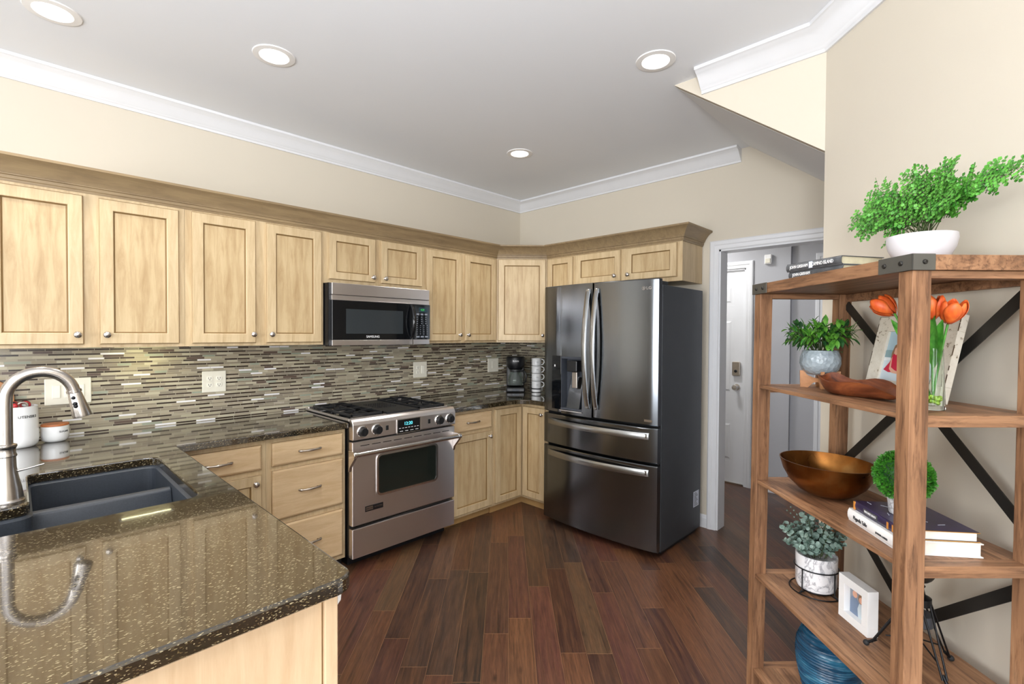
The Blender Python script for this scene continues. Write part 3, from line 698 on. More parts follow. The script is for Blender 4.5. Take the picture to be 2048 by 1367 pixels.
add_drawer(t, 0.022, 0.432, 0.706, 0.840); add_door(t, 0.022, 0.432, 0.084, 0.682, (0.400, 0.640), BF)
t = thing('base_cabinet', 'corner base cabinet with two doors meeting at a right angle beside the fridge', 'cabinet', (0, 0, 0), 0, GB)
b = B(); b.prism([(-0.0095, -0.0095), (-0.951, -0.0095), (-0.951, BF), (BF-0.0, BF), (BF-0.0, -0.905), (-0.0095, -0.905)], 0.062, BZ); b.build('carcass', 'cab', t)
b = B(); b.prism([(-0.0095, -0.0095), (-0.95, -0.0095), (-0.95, BF+0.03), (BF+0.03, BF+0.03), (BF+0.03, -0.904), (-0.0095, -0.904)], 0, 0.0615); b.build('toe_kick', 'toe', t)
door_mesh(0.300, 0.758).build('door', ['cab', 'cab_panel', 'glaze'], t, (-0.934, BF, 0.082))
o = door_mesh(0.245, 0.758).build('door', ['cab', 'cab_panel', 'glaze'], t, (BF, -0.635, 0.082), -PI/2); add_knob(o, 0.218, 0.708)
# peninsula base
t = thing('peninsula_base', 'pale wood end panel and base under the near countertop corner', 'cabinet', (-3.6, -2.375, 0))
b = W((-3.6, -2.375, 0)); b.box(-4.12, -3.147, -2.372, -2.350, 0.0, BZ); b.build('end_panel', 'island', t)
b = W((-3.6, -2.375, 0)); b.box(-3.143, -3.112, -2.380, -2.345, 0, BZ); b.build('corner_post', 'island', t, bevel=0.003)
b = W((-3.6, -2.375, 0)); b.box(-4.12, -3.118, -2.349, -1.66, 0, BZ); b.box(-4.12, -3.118, -1.66, -0.62, 0, 0.62); b.box(-3.135, -3.118, -1.66, -0.62, 0.62, BZ); b.build('carcass', 'cab', t)
b = W((-3.6, -2.375, 0)); b.box(-3.1475, -3.1425, -2.369, -2.35, 0, BZ); b.build('groove', 'glaze', t)
t = thing('dishwasher', 'white rounded appliance edge peeking out below the countertop corner', 'dishwasher', (-3.10, -2.05, 0.10))
b = W((-3.10, -2.05, 0.10)); b.box(-3.117, -3.098, -2.335, -1.74, 0.10, 0.80); b.build('door_panel', 'white', t, bevel=0.004)
b = W((-3.10, -2.05, 0.10)); b.prism_y([(-3.117, 0.801), (-3.092, 0.801), (-3.082, 0.812), (-3.080, 0.835), (-3.086, 0.862), (-3.117, 0.862)], -2.335, -1.74); b.build('control_edge', 'white', t, bevel=0.003)

# ================================================================== granite counters
def inset(poly, d):
    n = len(poly); out = []
    for i in range(n):
        p0, p1, p2 = Vector(poly[i-1]), Vector(poly[i]), Vector(poly[(i+1) % n])
        d1 = (p1-p0).normalized(); d2 = (p2-p1).normalized(); n1 = Vector((-d1.y, d1.x)); n2 = Vector((-d2.y, d2.x))
        bb = (n1+n2).normalized(); q = p1+bb*(d/max(0.3, bb.dot(n1))); out.append((q.x, q.y))
    return out
def fillet(poly, radii, n=6):
    out = []; N = len(poly)
    for i, p in enumerate(poly):
        r = radii[i]
        if r <= 0: out.append(p); continue
        P = Vector(p); a = (Vector(poly[i-1])-P).normalized(); c = (Vector(poly[(i+1) % N])-P).normalized()
        ang = a.angle(c); tt = r/math.tan(ang/2); s0 = P+a*tt; s1 = P+c*tt
        cen = P+(a+c).normalized()*(r/math.sin(ang/2)); v0 = s0-cen; v1 = s1-cen
        tot = v0.angle(v1); cr = v0.x*v1.y-v0.y*v1.x; sg = 1 if cr > 0 else -1
        for k in range(n+1):
            th = sg*tot*k/n; ct, st = math.cos(th), math.sin(th); out.append((cen.x+v0.x*ct-v0.y*st, cen.y+v0.x*st+v0.y*ct))
    return out
from mathutils.geometry import tessellate_polygon
def slab(name, outer, holes, z0, z1, mat, label, cat, e=0.006):
    b = B(); loops = [(outer, 1)] + [(h, -1) for h in holes]; tops = []; bots = []
    for poly, sg in loops:
        rings = [(e*0.6, z0), (0, z0+e*0.6), (0, z1-e), (e*0.3, z1-e*0.3), (e, z1)]; n = len(poly); rr = []
        for d, z in rings: rr.append([(x, y, z) for x, y in inset(poly, d)])
        for k in range(len(rr)-1):
            for i in range(n):
                j = (i+1) % n; b.add([rr[k][i], rr[k][j], rr[k+1][j], rr[k+1][i]], [(0, 1, 2, 3)])
        tops.append(rr[-1]); bots.append(rr[0])
    for lst, fl in ((tops, False), (bots, True)):
        flat = [p for l in lst for p in l]
        tri = tessellate_polygon([[Vector(p) for p in l] for l in lst])
        for a_, b_, c_ in tri:
            A, Bq, Cq = [Vector(flat[i]) for i in (a_, b_, c_)]; nz = (Bq-A).cross(Cq-A).z
            f = (0, 1, 2) if (nz > 0) != fl else (2, 1, 0); b.add([flat[a_], flat[b_], flat[c_]], [f])
    return tag(b.build(name, mat), label, cat)
outer = fillet([(-4.20, -0.009), (-4.20, -2.425), (-3.085, -2.415), (-3.085, -0.667), (-2.212, -0.667), (-2.212, -0.009)], [0, 0, 0.045, 0, 0, 0])
hole_ccw = fillet([(-3.80, -1.565), (-3.195, -1.565), (-3.195, -0.835), (-3.592, -0.835), (-3.592, -1.275), (-3.80, -1.305)], [0.03, 0.045, 0.045, 0.03, 0.035, 0.03])
slab('granite_countertop', outer, [hole_ccw[::-1]], 0.869, 0.905, 'granite', 'dark speckled granite countertop of the sink peninsula and left run', 'countertop')
outer = fillet([(-1.408, -0.009), (-1.408, -0.667), (-0.70, -0.667), (-0.667, -0.76), (-0.667, -0.972), (-0.009, -0.972), (-0.009, -0.009)], [0, 0, 0.12, 0.05, 0, 0, 0])
slab('granite_countertop', outer, [], 0.869, 0.905, 'granite', 'dark granite countertop in the corner between the range and the fridge', 'countertop')
# sink
t = thing('kitchen_sink', 'black composite double-bowl sink set under the granite peninsula', 'sink', (-3.45, -1.2, 0.66))
SL = (-3.45, -1.2, 0.66); b = W(SL); P0 = inset(hole_ccw, -0.004); n = len(P0)
P1 = inset(hole_ccw, 0.006); P2 = inset(hole_ccw, 0.02)
rr = [[(x, y, z) for x, y in pp] for pp, z in ((inset(hole_ccw, -0.02), 0.868), (P0, 0.868), (P1, 0.860), (P1, 0.72), (P2, 0.675))]
for k in range(len(rr)-1):
    for i in range(n):
        j = (i+1) % n; b.add([rr[k][i], rr[k+1][i], rr[k+1][j], rr[k][j]], [(0, 3, 2, 1)])
tri = tessellate_polygon([[Vector(p) for p in rr[-1]]])
for q in tri:
    A, Bq, Cq = [Vector(rr[-1][i]) for i in q]; nz = (Bq-A).cross(Cq-A).z
    b.add([rr[-1][i] for i in q], [(0, 1, 2) if nz > 0 else (2, 1, 0)])
b.build('basin', 'sink', t, smooth=50)
b = W(SL); b.prism_x([(-1.21, 0.676), (-1.125, 0.676), (-1.140, 0.838), (-1.148, 0.846), (-1.170, 0.846), (-1.180, 0.838)], -3.592, -3.202); b.build('divider', 'sink', t, bevel=0.003, smooth=50)
# faucet
FX, FY = -3.645, -1.205; FL = (FX, FY, 0.905)
t = thing('kitchen_faucet', 'tall brushed gooseneck faucet with pull-down spray head at the sink', 'faucet', FL)
b = W(FL); b.lathe([(0.044, 0.905), (0.045, 0.910), (0.041, 0.914), (0.040, 0.920), (0.036, 0.950), (0.029, 0.985), (0.0245, 1.015), (0.0235, 1.050)], 32, (FX, FY, 0))
b.build('base', 'faucet', t, smooth=50)
b = W(FL); b.lathe([(0.0255, 1.050), (0.0265, 1.054), (0.0245, 1.059), (0.0235, 1.063), (0.0235, 1.074), (0.0245, 1.078), (0.0268, 1.082), (0.0262, 1.088), (0.019, 1.091)], 32, (FX, FY, 0)); b.build('collar', 'faucet', t, smooth=50)
pts = [(FX, FY, 1.09), (FX, FY, 1.14), (FX, FY, 1.19), (FX, FY, 1.225)]
cx, cz, R_ = FX+0.082, 1.232, 0.082
for i in range(1, 19):
    a = PI-PI*0.94*i/18; pts.append((cx+R_*math.cos(a), FY, cz+R_*math.sin(a)*1.03))
b = W(FL); b.tube(pts, 0.0175, 20); b.build('spout', 'faucet', t, smooth=60)
e0 = Vector(pts[-1]); dd = Vector((0.24, 0, -1)).normalized()
b = W(FL); b.tube([e0-dd*0.002, e0+dd*0.006], [0.0205, 0.0205], 24); b.tube([e0+dd*0.006, e0+dd*0.010, e0+dd*0.05, e0+dd*0.085, e0+dd*0.092], [0.017, 0.0185, 0.0225, 0.0265, 0.0255], 24)
sh = b.build('spray_head', 'faucet', t, smooth=50)
b = W(FL)
side = Vector((-0.42, -0.90, 0)).normalized()
for q, r in ((0.024, 0.0062), (0.045, 0.0075), (0.053, 0.0075)):
    c_ = e0+dd*q+side*0.0195; b.ball(tuple(c_), r, 12)
o = b.build('button', 'blackmetal', sh, smooth=60)
b = W(FL); b.tube([(FX+0.02, FY, 1.000), (FX+0.045, FY, 1.003), (FX+0.088, FY, 1.012)], [0.0045, 0.0032, 0.0026], 10); b.build('lever', 'steel_smooth', t, smooth=60)

# ================================================================== range
RL = (-1.807, -0.35, 0)
t = thing('gas_range', 'stainless steel gas range with black grates and oven door', 'range', RL)
b = W(RL); b.box(-2.196, -1.418, -0.655, -0.03, 0.075, 0.903); b.build('body', 'black', t)
b = W(RL); b.box(-2.185, -1.43, -0.60, -0.05, 0.001, 0.074); b.build('kick_base', 'black', t)
b = W(RL); b.prism_x([(-0.655, 0.796), (-0.700, 0.796), (-0.706, 0.802), (-0.706, 0.888), (-0.696, 0.908), (-0.680, 0.922), (-0.655, 0.922)], -2.202, -1.412)
b.box(-2.202, -2.188, -0.655, -0.02, 0.9055, 0.922); b.box(-1.426, -1.4085, -0.655, -0.02, 0.9055, 0.922); b.box(-2.188, -1.426, -0.045, -0.02, 0.9055, 0.93); b.box(-2.188, -1.426, -0.655, -0.63, 0.9055, 0.9215)
cp = b.build('control_panel', 'steel', t, bevel=0.003)
b = W(RL); b.box(-2.187, -1.427, -0.629, -0.046, 0.9035, 0.9115); b.build('cooktop', 'blackgloss', t)
for i, x in enumerate((-2.139, -2.040, -1.558, -1.465)):
    b = W(RL); b.M = b.M @ T(x, -0.706, 0.845) @ Matrix.Rotation(PI/2, 4, 'X')
    b.lathe([(0.036, 0), (0.036, 0.004), (0.032, 0.007), (0.030, 0.0065)], 32, m=0); b.lathe([(0.0285, 0.003), (0.0285, 0.010), (0.0265, 0.024), (0.023, 0.030), (0, 0.0305)], 28, m=1)
    b.box(-0.006, 0.006, -0.023, 0.024, 0.029, 0.036, 1)
    b.build('control_knob', ['steel_smooth', 'black'], t, smooth=40)
for x in (-1.969, -1.643):
    b = W(RL); b.box(x-0.009, x+0.009, -0.711, -0.7055, 0.832, 0.862); b.build('switch', 'black', t, bevel=0.002)
b = W(RL); b.box(-1.900, -1.717, -0.712, -0.7055, 0.794, 0.890); dp = b.build('display', ['steel_smooth'], t, bevel=0.002)
b = W(RL); b.box(-1.894, -1.723, -0.7135, -0.711, 0.799, 0.885); b.build('display_glass', 'blackgloss', dp)
LR = T(-RL[0], -RL[1], -RL[2])
text('display_digits', '12:20', 0.030, 'cyan', dp, LR @ T(-1.815, -0.7142, 0.857) @ FRONT)
b = W(RL)
for i in range(7): b.box(-1.885+i*0.023, -1.871+i*0.023, -0.7141, -0.7133, 0.829, 0.832)
for i in range(4): b.box(-1.880+i*0.04, -1.856+i*0.04, -0.7141, -0.7133, 0.809, 0.812)
b.build('button_print', 'print_white', dp)
# oven door
b = W(RL); b.box(-2.204, -1.414, -0.700, -0.655, 0.272, 0.785)
dr = b.build('oven_door', 'steel', t, bevel=0.004)
b = W(RL)
for i in range(9): b.box(-2.150+i*0.078, -2.090+i*0.078, -0.7015, -0.699, 0.756, 0.760)
b.build('vent_slots', 'darkgap', dr)
b = W(RL); o1 = rrect(-2.042, -1.567, 0.424, 0.690, 0.034); o2 = rrect(-2.029, -1.580, 0.437, 0.677, 0.024)
n = len(o1); b.add([(x, -0.700, z) for x, z in o1]+[(x, -0.708, z) for x, z in o1]+[(x, -0.708, z) for x, z in o2]+[(x, -0.702, z) for x, z in o2],
      [(k*n+i, (k+1)*n+i, (k+1)*n+(i+1) % n, k*n+(i+1) % n) for k in range(3) for i in range(n)][:])
for i, f in enumerate(b.f): b.f[i] = f[::-1]
b.build('window_trim', 'steel_smooth', dr, smooth=50)
b = W(RL); b.prism_y(o2, -0.7035, -0.699); b.build('oven_window', 'doorglass', dr)
b = W(RL); b.cyl((-2.215, -0.762, 0.722), (-1.437, -0.762, 0.722), 0.0155, 20); hb = b.build('handle_bar', 'steel_smooth', dr, smooth=60)
for x in (-2.188, -1.464):
    b = W(RL); b.cyl((x-0.006, -0.762, 0.722), (x+0.006, -0.762, 0.722), 0.0150, 20); b.build('handle_ring', 'rubber', hb, smooth=60)
for x0 in (-2.232, -1.436):
    b = W(RL); b.prism_x([(-0.700, 0.615), (-0.704, 0.612), (-0.712, 0.640), (-0.772, 0.704), (-0.778, 0.722), (-0.772, 0.740), (-0.758, 0.742), (-0.700, 0.742)], x0+0.004, x0+0.022)
    b.cyl((x0, -0.762, 0.722), (x0+0.026, -0.762, 0.722), 0.0185, 20)
    b.build('handle_bracket', 'steel_smooth', hb, bevel=0.002, smooth=40)
b = W(RL); b.box(-2.119, -1.994, -0.7025, -0.699, 0.343, 0.377); bd = b.build('badge', ['black'], dr, bevel=0.001)
b = W(RL); b.box(-2.115, -2.066, -0.7032, -0.702, 0.350, 0.372); b.build('badge_plate', 'pewter', bd)
text('badge_lettering', 'DACOR', 0.014, 'black', bd, LR @ T(-2.0905, -0.7036, 0.3605) @ FRONT, 0.9)
text('badge_lettering', 'DISTINCTIVE', 0.0125, 'nickel', bd, LR @ T(-2.030, -0.7030, 0.3605) @ FRONT, 0.78)
b = W(RL); b.box(-2.204, -1.414, -0.700, -0.655, 0.072, 0.252); b.build('storage_drawer', 'steel', t, bevel=0.004)
# grates and burners
def grate(x0, x1, y0, y1):
    b = W(RL); z0, z1 = 0.928, 0.942; w = 0.012
    b.box(x0, x0+w, y0, y1, z0, z1); b.box(x1-w, x1, y0, y1, z0, z1); b.box(x0, x1, y0, y0+w, z0, z1); b.box(x0, x1, y1-w, y1, z0, z1)
    ym = (y0+y1)/2; b.box(x0, x1, ym-w/2, ym+w/2, z0, z1); xm = (x0+x1)/2
    for yc in ((y0+ym)/2, (y1+ym)/2):
        for dx, dy in ((1, 0), (-1, 0), (0, 1), (0, -1)):
            p0 = (xm+dx*0.028, yc+dy*0.028); p1 = (xm+dx*(x1-x0)/2*0.95, yc+dy*(ym-y0)/2*0.95)
            b.box(min(p0[0], p1[0])-0.005*abs(dy), max(p0[0], p1[0])+0.005*abs(dy), min(p0[1], p1[1])-0.005*abs(dx), max(p0[1], p1[1])+0.005*abs(dx), z0+0.002, z1+0.004)
    for x in (x0+w/2, x1-w/2):
        for y in (y0+w/2, ym, y1-w/2): b.cyl((x, y, 0.9115), (x, y, z0), 0.006, 8)
    return b.build('grate', 'iron', t, bevel=0.002)
grate(-2.172, -1.945, -0.622, -0.075); grate(-1.672, -1.448, -0.622, -0.075)
for (x0, x1) in ((-2.176, -1.941), (-1.676, -1.444)):
    b = W(RL); b.box(x0, x1, -0.650, -0.624, 0.9225, 0.9275); b.build('grate_rail', 'steel_smooth', t, bevel=0.001)
for x in (-2.058, -1.560):
    for y in (-0.485, -0.212):
        b = W(RL); b.lathe([(0.052, 0.9115), (0.050, 0.916), (0.036, 0.918), (0.036, 0.922)], 24, (x, y, 0), 0); b.lathe([(0.034, 0.922), (0.034, 0.928), (0.028, 0.931), (0, 0.9315)], 24, (x, y, 0), 1)
        b.build('burner', ['pewter', 'iron'], t, smooth=40)
b = W(RL); b.box(-1.930, -1.688, -0.645, -0.085, 0.912, 0.934)
for i in range(9):
    for j in range(7): b.box(-1.885+i*0.018, -1.877+i*0.018, -0.44+j*0.03, -0.425+j*0.03, 0.934, 0.9375)
b.build('griddle_grate', 'iron', t, bevel=0.002)

# ================================================================== microwave
ML = (-1.82, -0.2, 1.366)
t = thing('microwave', 'stainless and black over-the-range microwave under the short cabinet', 'microwave', ML)
b = W(ML); b.box(-2.212, -1.436, -0.398, -0.012, 1.366, 1.773); b.build('body', 'black', t)
b = W(ML); b.box(-2.196, -1.432, -0.418, -0.398, 1.697, 1.7735); b.build('vent_hood_panel', 'steel', t, bevel=0.003)
b = W(ML); b.box(-2.196, -1.432, -0.414, -0.3985, 1.665, 1.694); b.box(-2.196, -1.432, -0.417, -0.3985, 1.662, 1.667); b.build('steel_strip', 'steel', t, bevel=0.001)
b = W(ML); b.box(-2.196, -1.581, -0.420, -0.3985, 1.404, 1.6615); dr = b.build('door', 'blackgloss', t, bevel=0.002)
b = W(ML); b.box(-2.101, -1.666, -0.4212, -0.4195, 1.444, 1.607); b.build('door_window', 'mwwindow', dr)
text('lettering', 'SAMSUNG', 0.022, 'print_white', dr, T(*[-v for v in ML]) @ T(-1.905, -0.4206, 1.4235) @ FRONT)
b = W(ML); b.box(-2.196, -1.583, -0.420, -0.3985, 1.366, 1.403); b.build('bottom_trim', 'steel', dr, bevel=0.002)
b = W(ML); pts = []
for i in range(17):
    u = i/16; pts.append((-1.598, -0.420-0.042*math.sin(PI*u)**0.6, 1.652-0.236*u))
b.tube(pts, [0.0085+0.006*math.sin(PI*i/16) for i in range(17)], 12); b.build('handle', 'blackgloss', dr, smooth=60)
b = W(ML); b.box(-1.577, -1.428, -0.420, -0.3985, 1.404, 1.6615); cpn = b.build('control_panel', 'blackgloss', t, bevel=0.002)
b = W(ML); b.box(-1.577, -1.432, -0.420, -0.3985, 1.366, 1.403); b.build('bottom_trim', 'steel', cpn, bevel=0.002)
b = W(ML); b.box(-1.530, -1.452, -0.4212, -0.4195, 1.605, 1.640); b.build('display', 'lcd', cpn)
text('display_digits', '4:29', 0.019, 'green_led', cpn, T(*[-v for v in ML]) @ T(-1.498, -0.4218, 1.622) @ FRONT)
b = W(ML)
for r_ in range(9):
    z = 1.566-r_*0.0155
    for c_ in range(4):
        if r_ < 4 and c_ == 3: continue
        wq = 0.008 if r_ >= 4 else 0.012; xx = -1.548+c_*(0.030 if r_ >= 4 else 0.038); b.box(xx, xx+wq*0.8, -0.4212, -0.4203, z, z+0.0045)
for c_ in range(3): b.box(-1.550+c_*0.036, -1.526+c_*0.036, -0.4212, -0.4203, 1.584, 1.595); b.box(-1.550+c_*0.038, -1.524+c_*0.038, -0.4212, -0.4203, 1.418, 1.428)
b.build('keypad_print', 'keyprint', cpn)

# ================================================================== refrigerator
FLc = (-0.42, -1.4625, 0)
t = thing('refrigerator', 'large black stainless french-door refrigerator with two freezer drawers', 'refrigerator', FLc)
Y0, Y1, YC = -0.990, -1.938, -1.464
b = W(FLc); b.box(-0.700, -0.085, -1.934, -0.992, 0.030, 1.772); b.build('cabinet_body', 'blackside', t, bevel=0.004)
b = W(FLc); b.box(-0.715, -0.701, -1.928, -0.998, 0.045, 1.770); b.build('door_gasket', 'darkgap', t)
b = W(FLc); b.box(-0.66, -0.12, -1.915, -1.01, 0.001, 0.029); b.build('base_grille', 'black', t)
for y in (-1.90, -1.03):
    b = W(FLc); b.box(-0.76, -0.62, y-0.03, y+0.03, 1.7725, 1.797); b.build('hinge_cover', 'black', t, bevel=0.004)
b = W(FLc); b.box(-0.205, -0.118, -1.9355, -1.9335, 0.200, 0.312); lb = b.build('rating_label', 'label_paper', t)
b = W(FLc)
for i in range(9): b.box(-0.198, -0.135-0.012*(i % 3), -1.9363, -1.9354, 0.210+i*0.011, 0.213+i*0.011)
b.build('label_print', 'print_dark', lb)
def xf(y): return -0.766-0.034*(1-((y-YC)/0.474)**2)
def curved(b, ya, yb, z0, z1, xb=-0.7155, n=14, r=0.006):
    ys = [ya+(yb-ya)*i/n for i in range(n+1)]
    def ring(z, d):
        return [(xb, ya, z)] + [(xf(y)+d+(r if i in (0, n) else 0), y, z) for i, y in enumerate(ys)] + [(xb, yb, z)]
    R_ = [ring(z0, r), ring(z0+r, 0), ring(z1-r, 0), ring(z1, r)]; k = len(R_[0])
    vs = [v for rr_ in R_ for v in rr_]; fs = []
    for a in range(3):
        for i in range(k-1): fs.append((a*k+i, a*k+i+1, (a+1)*k+i+1, (a+1)*k+i))
        fs.append((a*k+k-1, a*k, (a+1)*k, (a+1)*k+k-1))
    fs += [tuple(range(k-1, -1, -1)), tuple(3*k+i for i in range(k))]
    fs = [f[::-1] for f in fs] if ya < yb else fs
    b.add(vs, fs)
# left door as pieces around the dispenser recess
dy0, dy1, dz0, dz1 = -1.176, -1.372, 0.893, 1.283
b = W(FLc)
curved(b, Y0, dy0, 0.862, 1.808, n=6); curved(b, dy1, -1.457, 0.862, 1.808, n=3, r=0.0001)
curved(b, dy0, dy1, dz1, 1.808, n=4, r=0.0001); curved(b, dy0, dy1, 0.862, dz0, n=4, r=0.0001)
ld = b.build('door', 'blackstainless', t, smooth=20)
b = W(FLc); b.box(-0.722, -0.7156, dy1, dy0, dz0, dz1)
b.box(-0.79, -0.722, dy0-0.004, dy0-0.0005, dz0+0.001, dz1-0.001); b.box(-0.79, -0.722, dy1+0.0005, dy1+0.004, dz0+0.001, dz1-0.001); b.box(-0.79, -0.722, dy1, dy0, dz1-0.014, dz1-0.001); b.box(-0.795, -0.722, dy1, dy0, dz0+0.001, dz0+0.012)
ds = b.build('dispenser_recess', 'speaker', ld)
b = W(FLc); b.prism_y([(-0.7225, dz0+0.013), (-0.775, dz0+0.013), (-0.7225, dz0+0.24)], -1.33, -1.215); b.build('splash_panel', 'blackstainless', ds)
b = W(FLc); b.box(-0.80, -0.73, -1.325, -1.235, 1.175, 1.255); b.build('spout_housing', 'black', ds, bevel=0.006)
b = W(FLc); b.box(-0.772, -0.758, -1.305, -1.262, 1.055, 1.172); b.build('paddle', 'pewter', ds, bevel=0.003)
b = W(FLc); b.box(-0.806, -0.7955, -1.178-0.196, -1.172, dz0-0.008, dz0-0.003); b.build('drip_lip', 'steel_smooth', ds)
b = W(FLc); b.box(xf(-1.13)-0.003, xf(-1.09)+0.004, -1.170, -1.085, dz0-0.004, dz1+0.004); pn = b.build('control_strip', 'blackgloss', ld, bevel=0.001)
b = W(FLc); b.box(xf(-1.13)-0.0042, xf(-1.13)-0.0028, -1.118, -1.108, 1.205, 1.220); b.build('indicator', 'print_white', pn)
b = W(FLc); curved(b, -1.467, Y1, 0.862, 1.808); rd = b.build('door', 'blackstainless', t, smooth=20)
ROT = T(*[-v for v in FLc])
def face_text(body, size, y, z, parent, mat='nickel', sx=1.0, name='lettering', dx=0.0012):
    ang = math.atan(0.068*(y-YC)/0.474**2)
    return text(name, body, size, mat, parent, ROT @ T(xf(y)-dx, y, z) @ Matrix.Rotation(-PI/2-ang, 4, 'Z') @ FRONT, sx)
face_text('LG', 0.026, -1.876, 1.748, rd, sx=1.15)
b = W(FLc); b.M = b.M @ T(xf(-1.842)-0.002, -1.842, 1.748) @ Matrix.Rotation(-PI/2+0.11, 4, 'Z') @ Matrix.Rotation(PI/2, 4, 'X')
pts = [(0.0115*math.cos(a), 0.0115*math.sin(a), 0) for a in [2*PI*i/24 for i in range(24)]]
b.tube(pts, 0.0016, 6, closed=True); b.box(-0.001, 0.001, -0.006, 0.007, -0.0006, 0.0010); b.box(-0.001, 0.006, -0.007, -0.005, -0.0006, 0.001); b.lathe([(0.0015, 0.001), (0.00001, 0.0012)], 8, (-0.005, 0.003, 0)); b.box(0.003, 0.0115, -0.001, 0.001, -0.0006, 0.001)
b.build('logo', 'nickel', rd)
b = W(FLc); b.box(xf(-1.86)-0.001, xf(-1.86)+0.006, -1.905, -1.838, 0.885, 0.899); b.build('energy_label', 'pewter', rd)
b = W(FLc); curved(b, Y0, Y1, 0.618, 0.845); dw1 = b.build('drawer', 'blackstainless', t, smooth=20)
b = W(FLc); curved(b, Y0, Y1, 0.042, 0.602); dw2 = b.build('drawer', 'blackstainless', t, smooth=20)
def bow(parent, y, side):
    b = W(FLc); N = 20; sec = []; z0, z1 = 0.925, 1.765
    for i in range(N+1):
        u = i/N; z = z0+(z1-z0)*u; x = xf(y)-0.012-0.052*math.sin(PI*u)**0.8; th = 0.014; yw = 0.017
        sec.append([(x, y-yw, z), (x-0.004, y-yw*0.4, z), (x-0.004, y+yw*0.4, z), (x, y+yw, z), (x+th, y+yw*0.8, z), (x+th, y-yw*0.8, z)])
    vs = [v for s_ in sec for v in s_]; k = 6; fs = []
    for i in range(N):
        for j in range(k): l = (j+1) % k; fs.append((i*k+j, (i+1)*k+j, (i+1)*k+l, i*k+l))
    fs += [tuple(range(k)), tuple(N*k+j for j in range(k-1, -1, -1))]
    b.add(vs, fs)
    for z in (z0+0.004, z1-0.03): b.box(xf(y)-0.020, xf(y)+0.004, y-0.012, y+0.012, z, z+0.026)
    return b.build('door_handle', 'darksteel', parent, smooth=40, bevel=0.0015)
bow(ld, -1.427, -1); bow(rd, -1.497, 1)
def hbow(parent, zc):
    b = W(FLc); N = 24; sec = []; ya, yb = -1.045, -1.885
    for i in range(N+1):
        u = i/N; y = ya+(yb-ya)*u; x = xf(y)-0.006-0.040*math.sin(PI*u)**0.7; h = 0.021
        sec.append([(x+0.012, y, zc-h*0.8), (x, y, zc-h), (x-0.003, y, zc+h*0.3), (x+0.004, y, zc+h), (x+0.014, y, zc+h)])
    vs = [v for s_ in sec for v in s_]; k = 5; fs = []
    for i in range(N):
        for j in range(k): l = (j+1) % k; fs.append((i*k+j, i*k+l, (i+1)*k+l, (i+1)*k+j))
    fs += [tuple(range(k-1, -1, -1)), tuple(N*k+j for j in range(k))]
    b.add(vs, fs)
    for y in (ya-0.010, yb+0.026): b.box(xf(y)-0.012, xf(y)+0.004, y-0.016, y, zc-0.012, zc+0.014)
    return b.build('drawer_handle', 'darksteel', parent, smooth=40)
hbow(dw1, 0.792); hbow(dw2, 0.553)

# ================================================================== things on the counter
CZ = 0.905
P_ = (-3.614, -0.182, CZ)
t = thing('utensil_crock', 'tall white ceramic utensil crock with UTENSILS lettering beside the faucet', 'utensil holder', P_)
b = B(); b.lathe([(0.050, 0), (0.060, 0.004), (0.068, 0.015), (0.0715, 0.04), (0.070, 0.12), (0.0685, 0.192), (0.066, 0.193), (0.064, 0.186), (0.065, 0.03), (0, 0.022)], 40); b.build('crock', 'white_ceramic', t, smooth=50)
def curved_text(body, size, rad, z, parent, mat, ang0, name='lettering'):
    me = text_mesh(body, size)
    for v in me.vertices:
        a = ang0+v.co.x/rad; r = rad+0.0006+v.co.z; zz = z+v.co.y; v.co = (r*math.cos(a), r*math.sin(a), zz)
    me.materials.clear(); me.materials.append(M[mat]); o = bpy.data.objects.new(name, me); COL.objects.link(o); o.parent = parent; return o
curved_text('UTENSILS', 0.017, 0.0705, 0.146, t, 'print_dark', math.radians(-62))
u = thing('cooking_utensils', 'red and black handled utensils standing in the white crock', 'kitchen utensils', (P_[0], P_[1], CZ+0.024))
for k in range(7):
    a = k*0.9; rr_ = 0.022+0.012*(k % 3); x, y = rr_*math.cos(a), rr_*math.sin(a); b = B()
    b.tube([(x*0.4, y*0.4, 0), (x*1.1, y*1.1, 0.15)], 0.004, 8)
    pts = [(x*1.1+0.016*math.cos(q), y*1.1, 0.172+0.015*math.sin(q)) for q in [2*PI*i/14 for i in range(14)]]
    if k % 3 != 2: b.tube(pts, 0.0045, 8, closed=True)
    else: b.ball((x*1.1, y*1.1, 0.175), 0.013, 12)
    b.build('utensil', ['red', 'black', 'red', 'black', 'black', 'red', 'pewter'][k], u, smooth=60)
P_ = (-3.486, -0.135, CZ)
t = thing('sugar_bowl', 'short white sugar bowl with brown wooden lid right of the tall crock', 'sugar bowl', P_)
b = B(); b.lathe([(0.030, 0), (0.042, 0.004), (0.050, 0.014), (0.0535, 0.035), (0.053, 0.078), (0.050, 0.079), (0.049, 0.02), (0, 0.015)], 40); b.build('bowl', 'white_ceramic', t, smooth=50)
b = B(); b.lathe([(0.0525, 0.0795), (0.0530, 0.084), (0.051, 0.0885), (0.02, 0.0900), (0, 0.0900)], 40); b.build('lid', 'terracotta', t, smooth=50)
curved_text('SUGAR', 0.013, 0.0535, 0.052, t, 'print_dark', math.radians(-55))
t = tag(None or (lambda b_: b_.build('cutting_board', 'lightwood', None, (-3.735, -0.012, CZ), bevel=0.003))((lambda b_: (b_.prism_y([(q[0], q[1]) for q in rrect(-0.11, 0.11, 0.0, 0.315, 0.10, 10)], -0.018, -0.0), b_)[1])(B())), 'rounded wooden cutting board leaning behind the faucet at the left edge', 'cutting board')
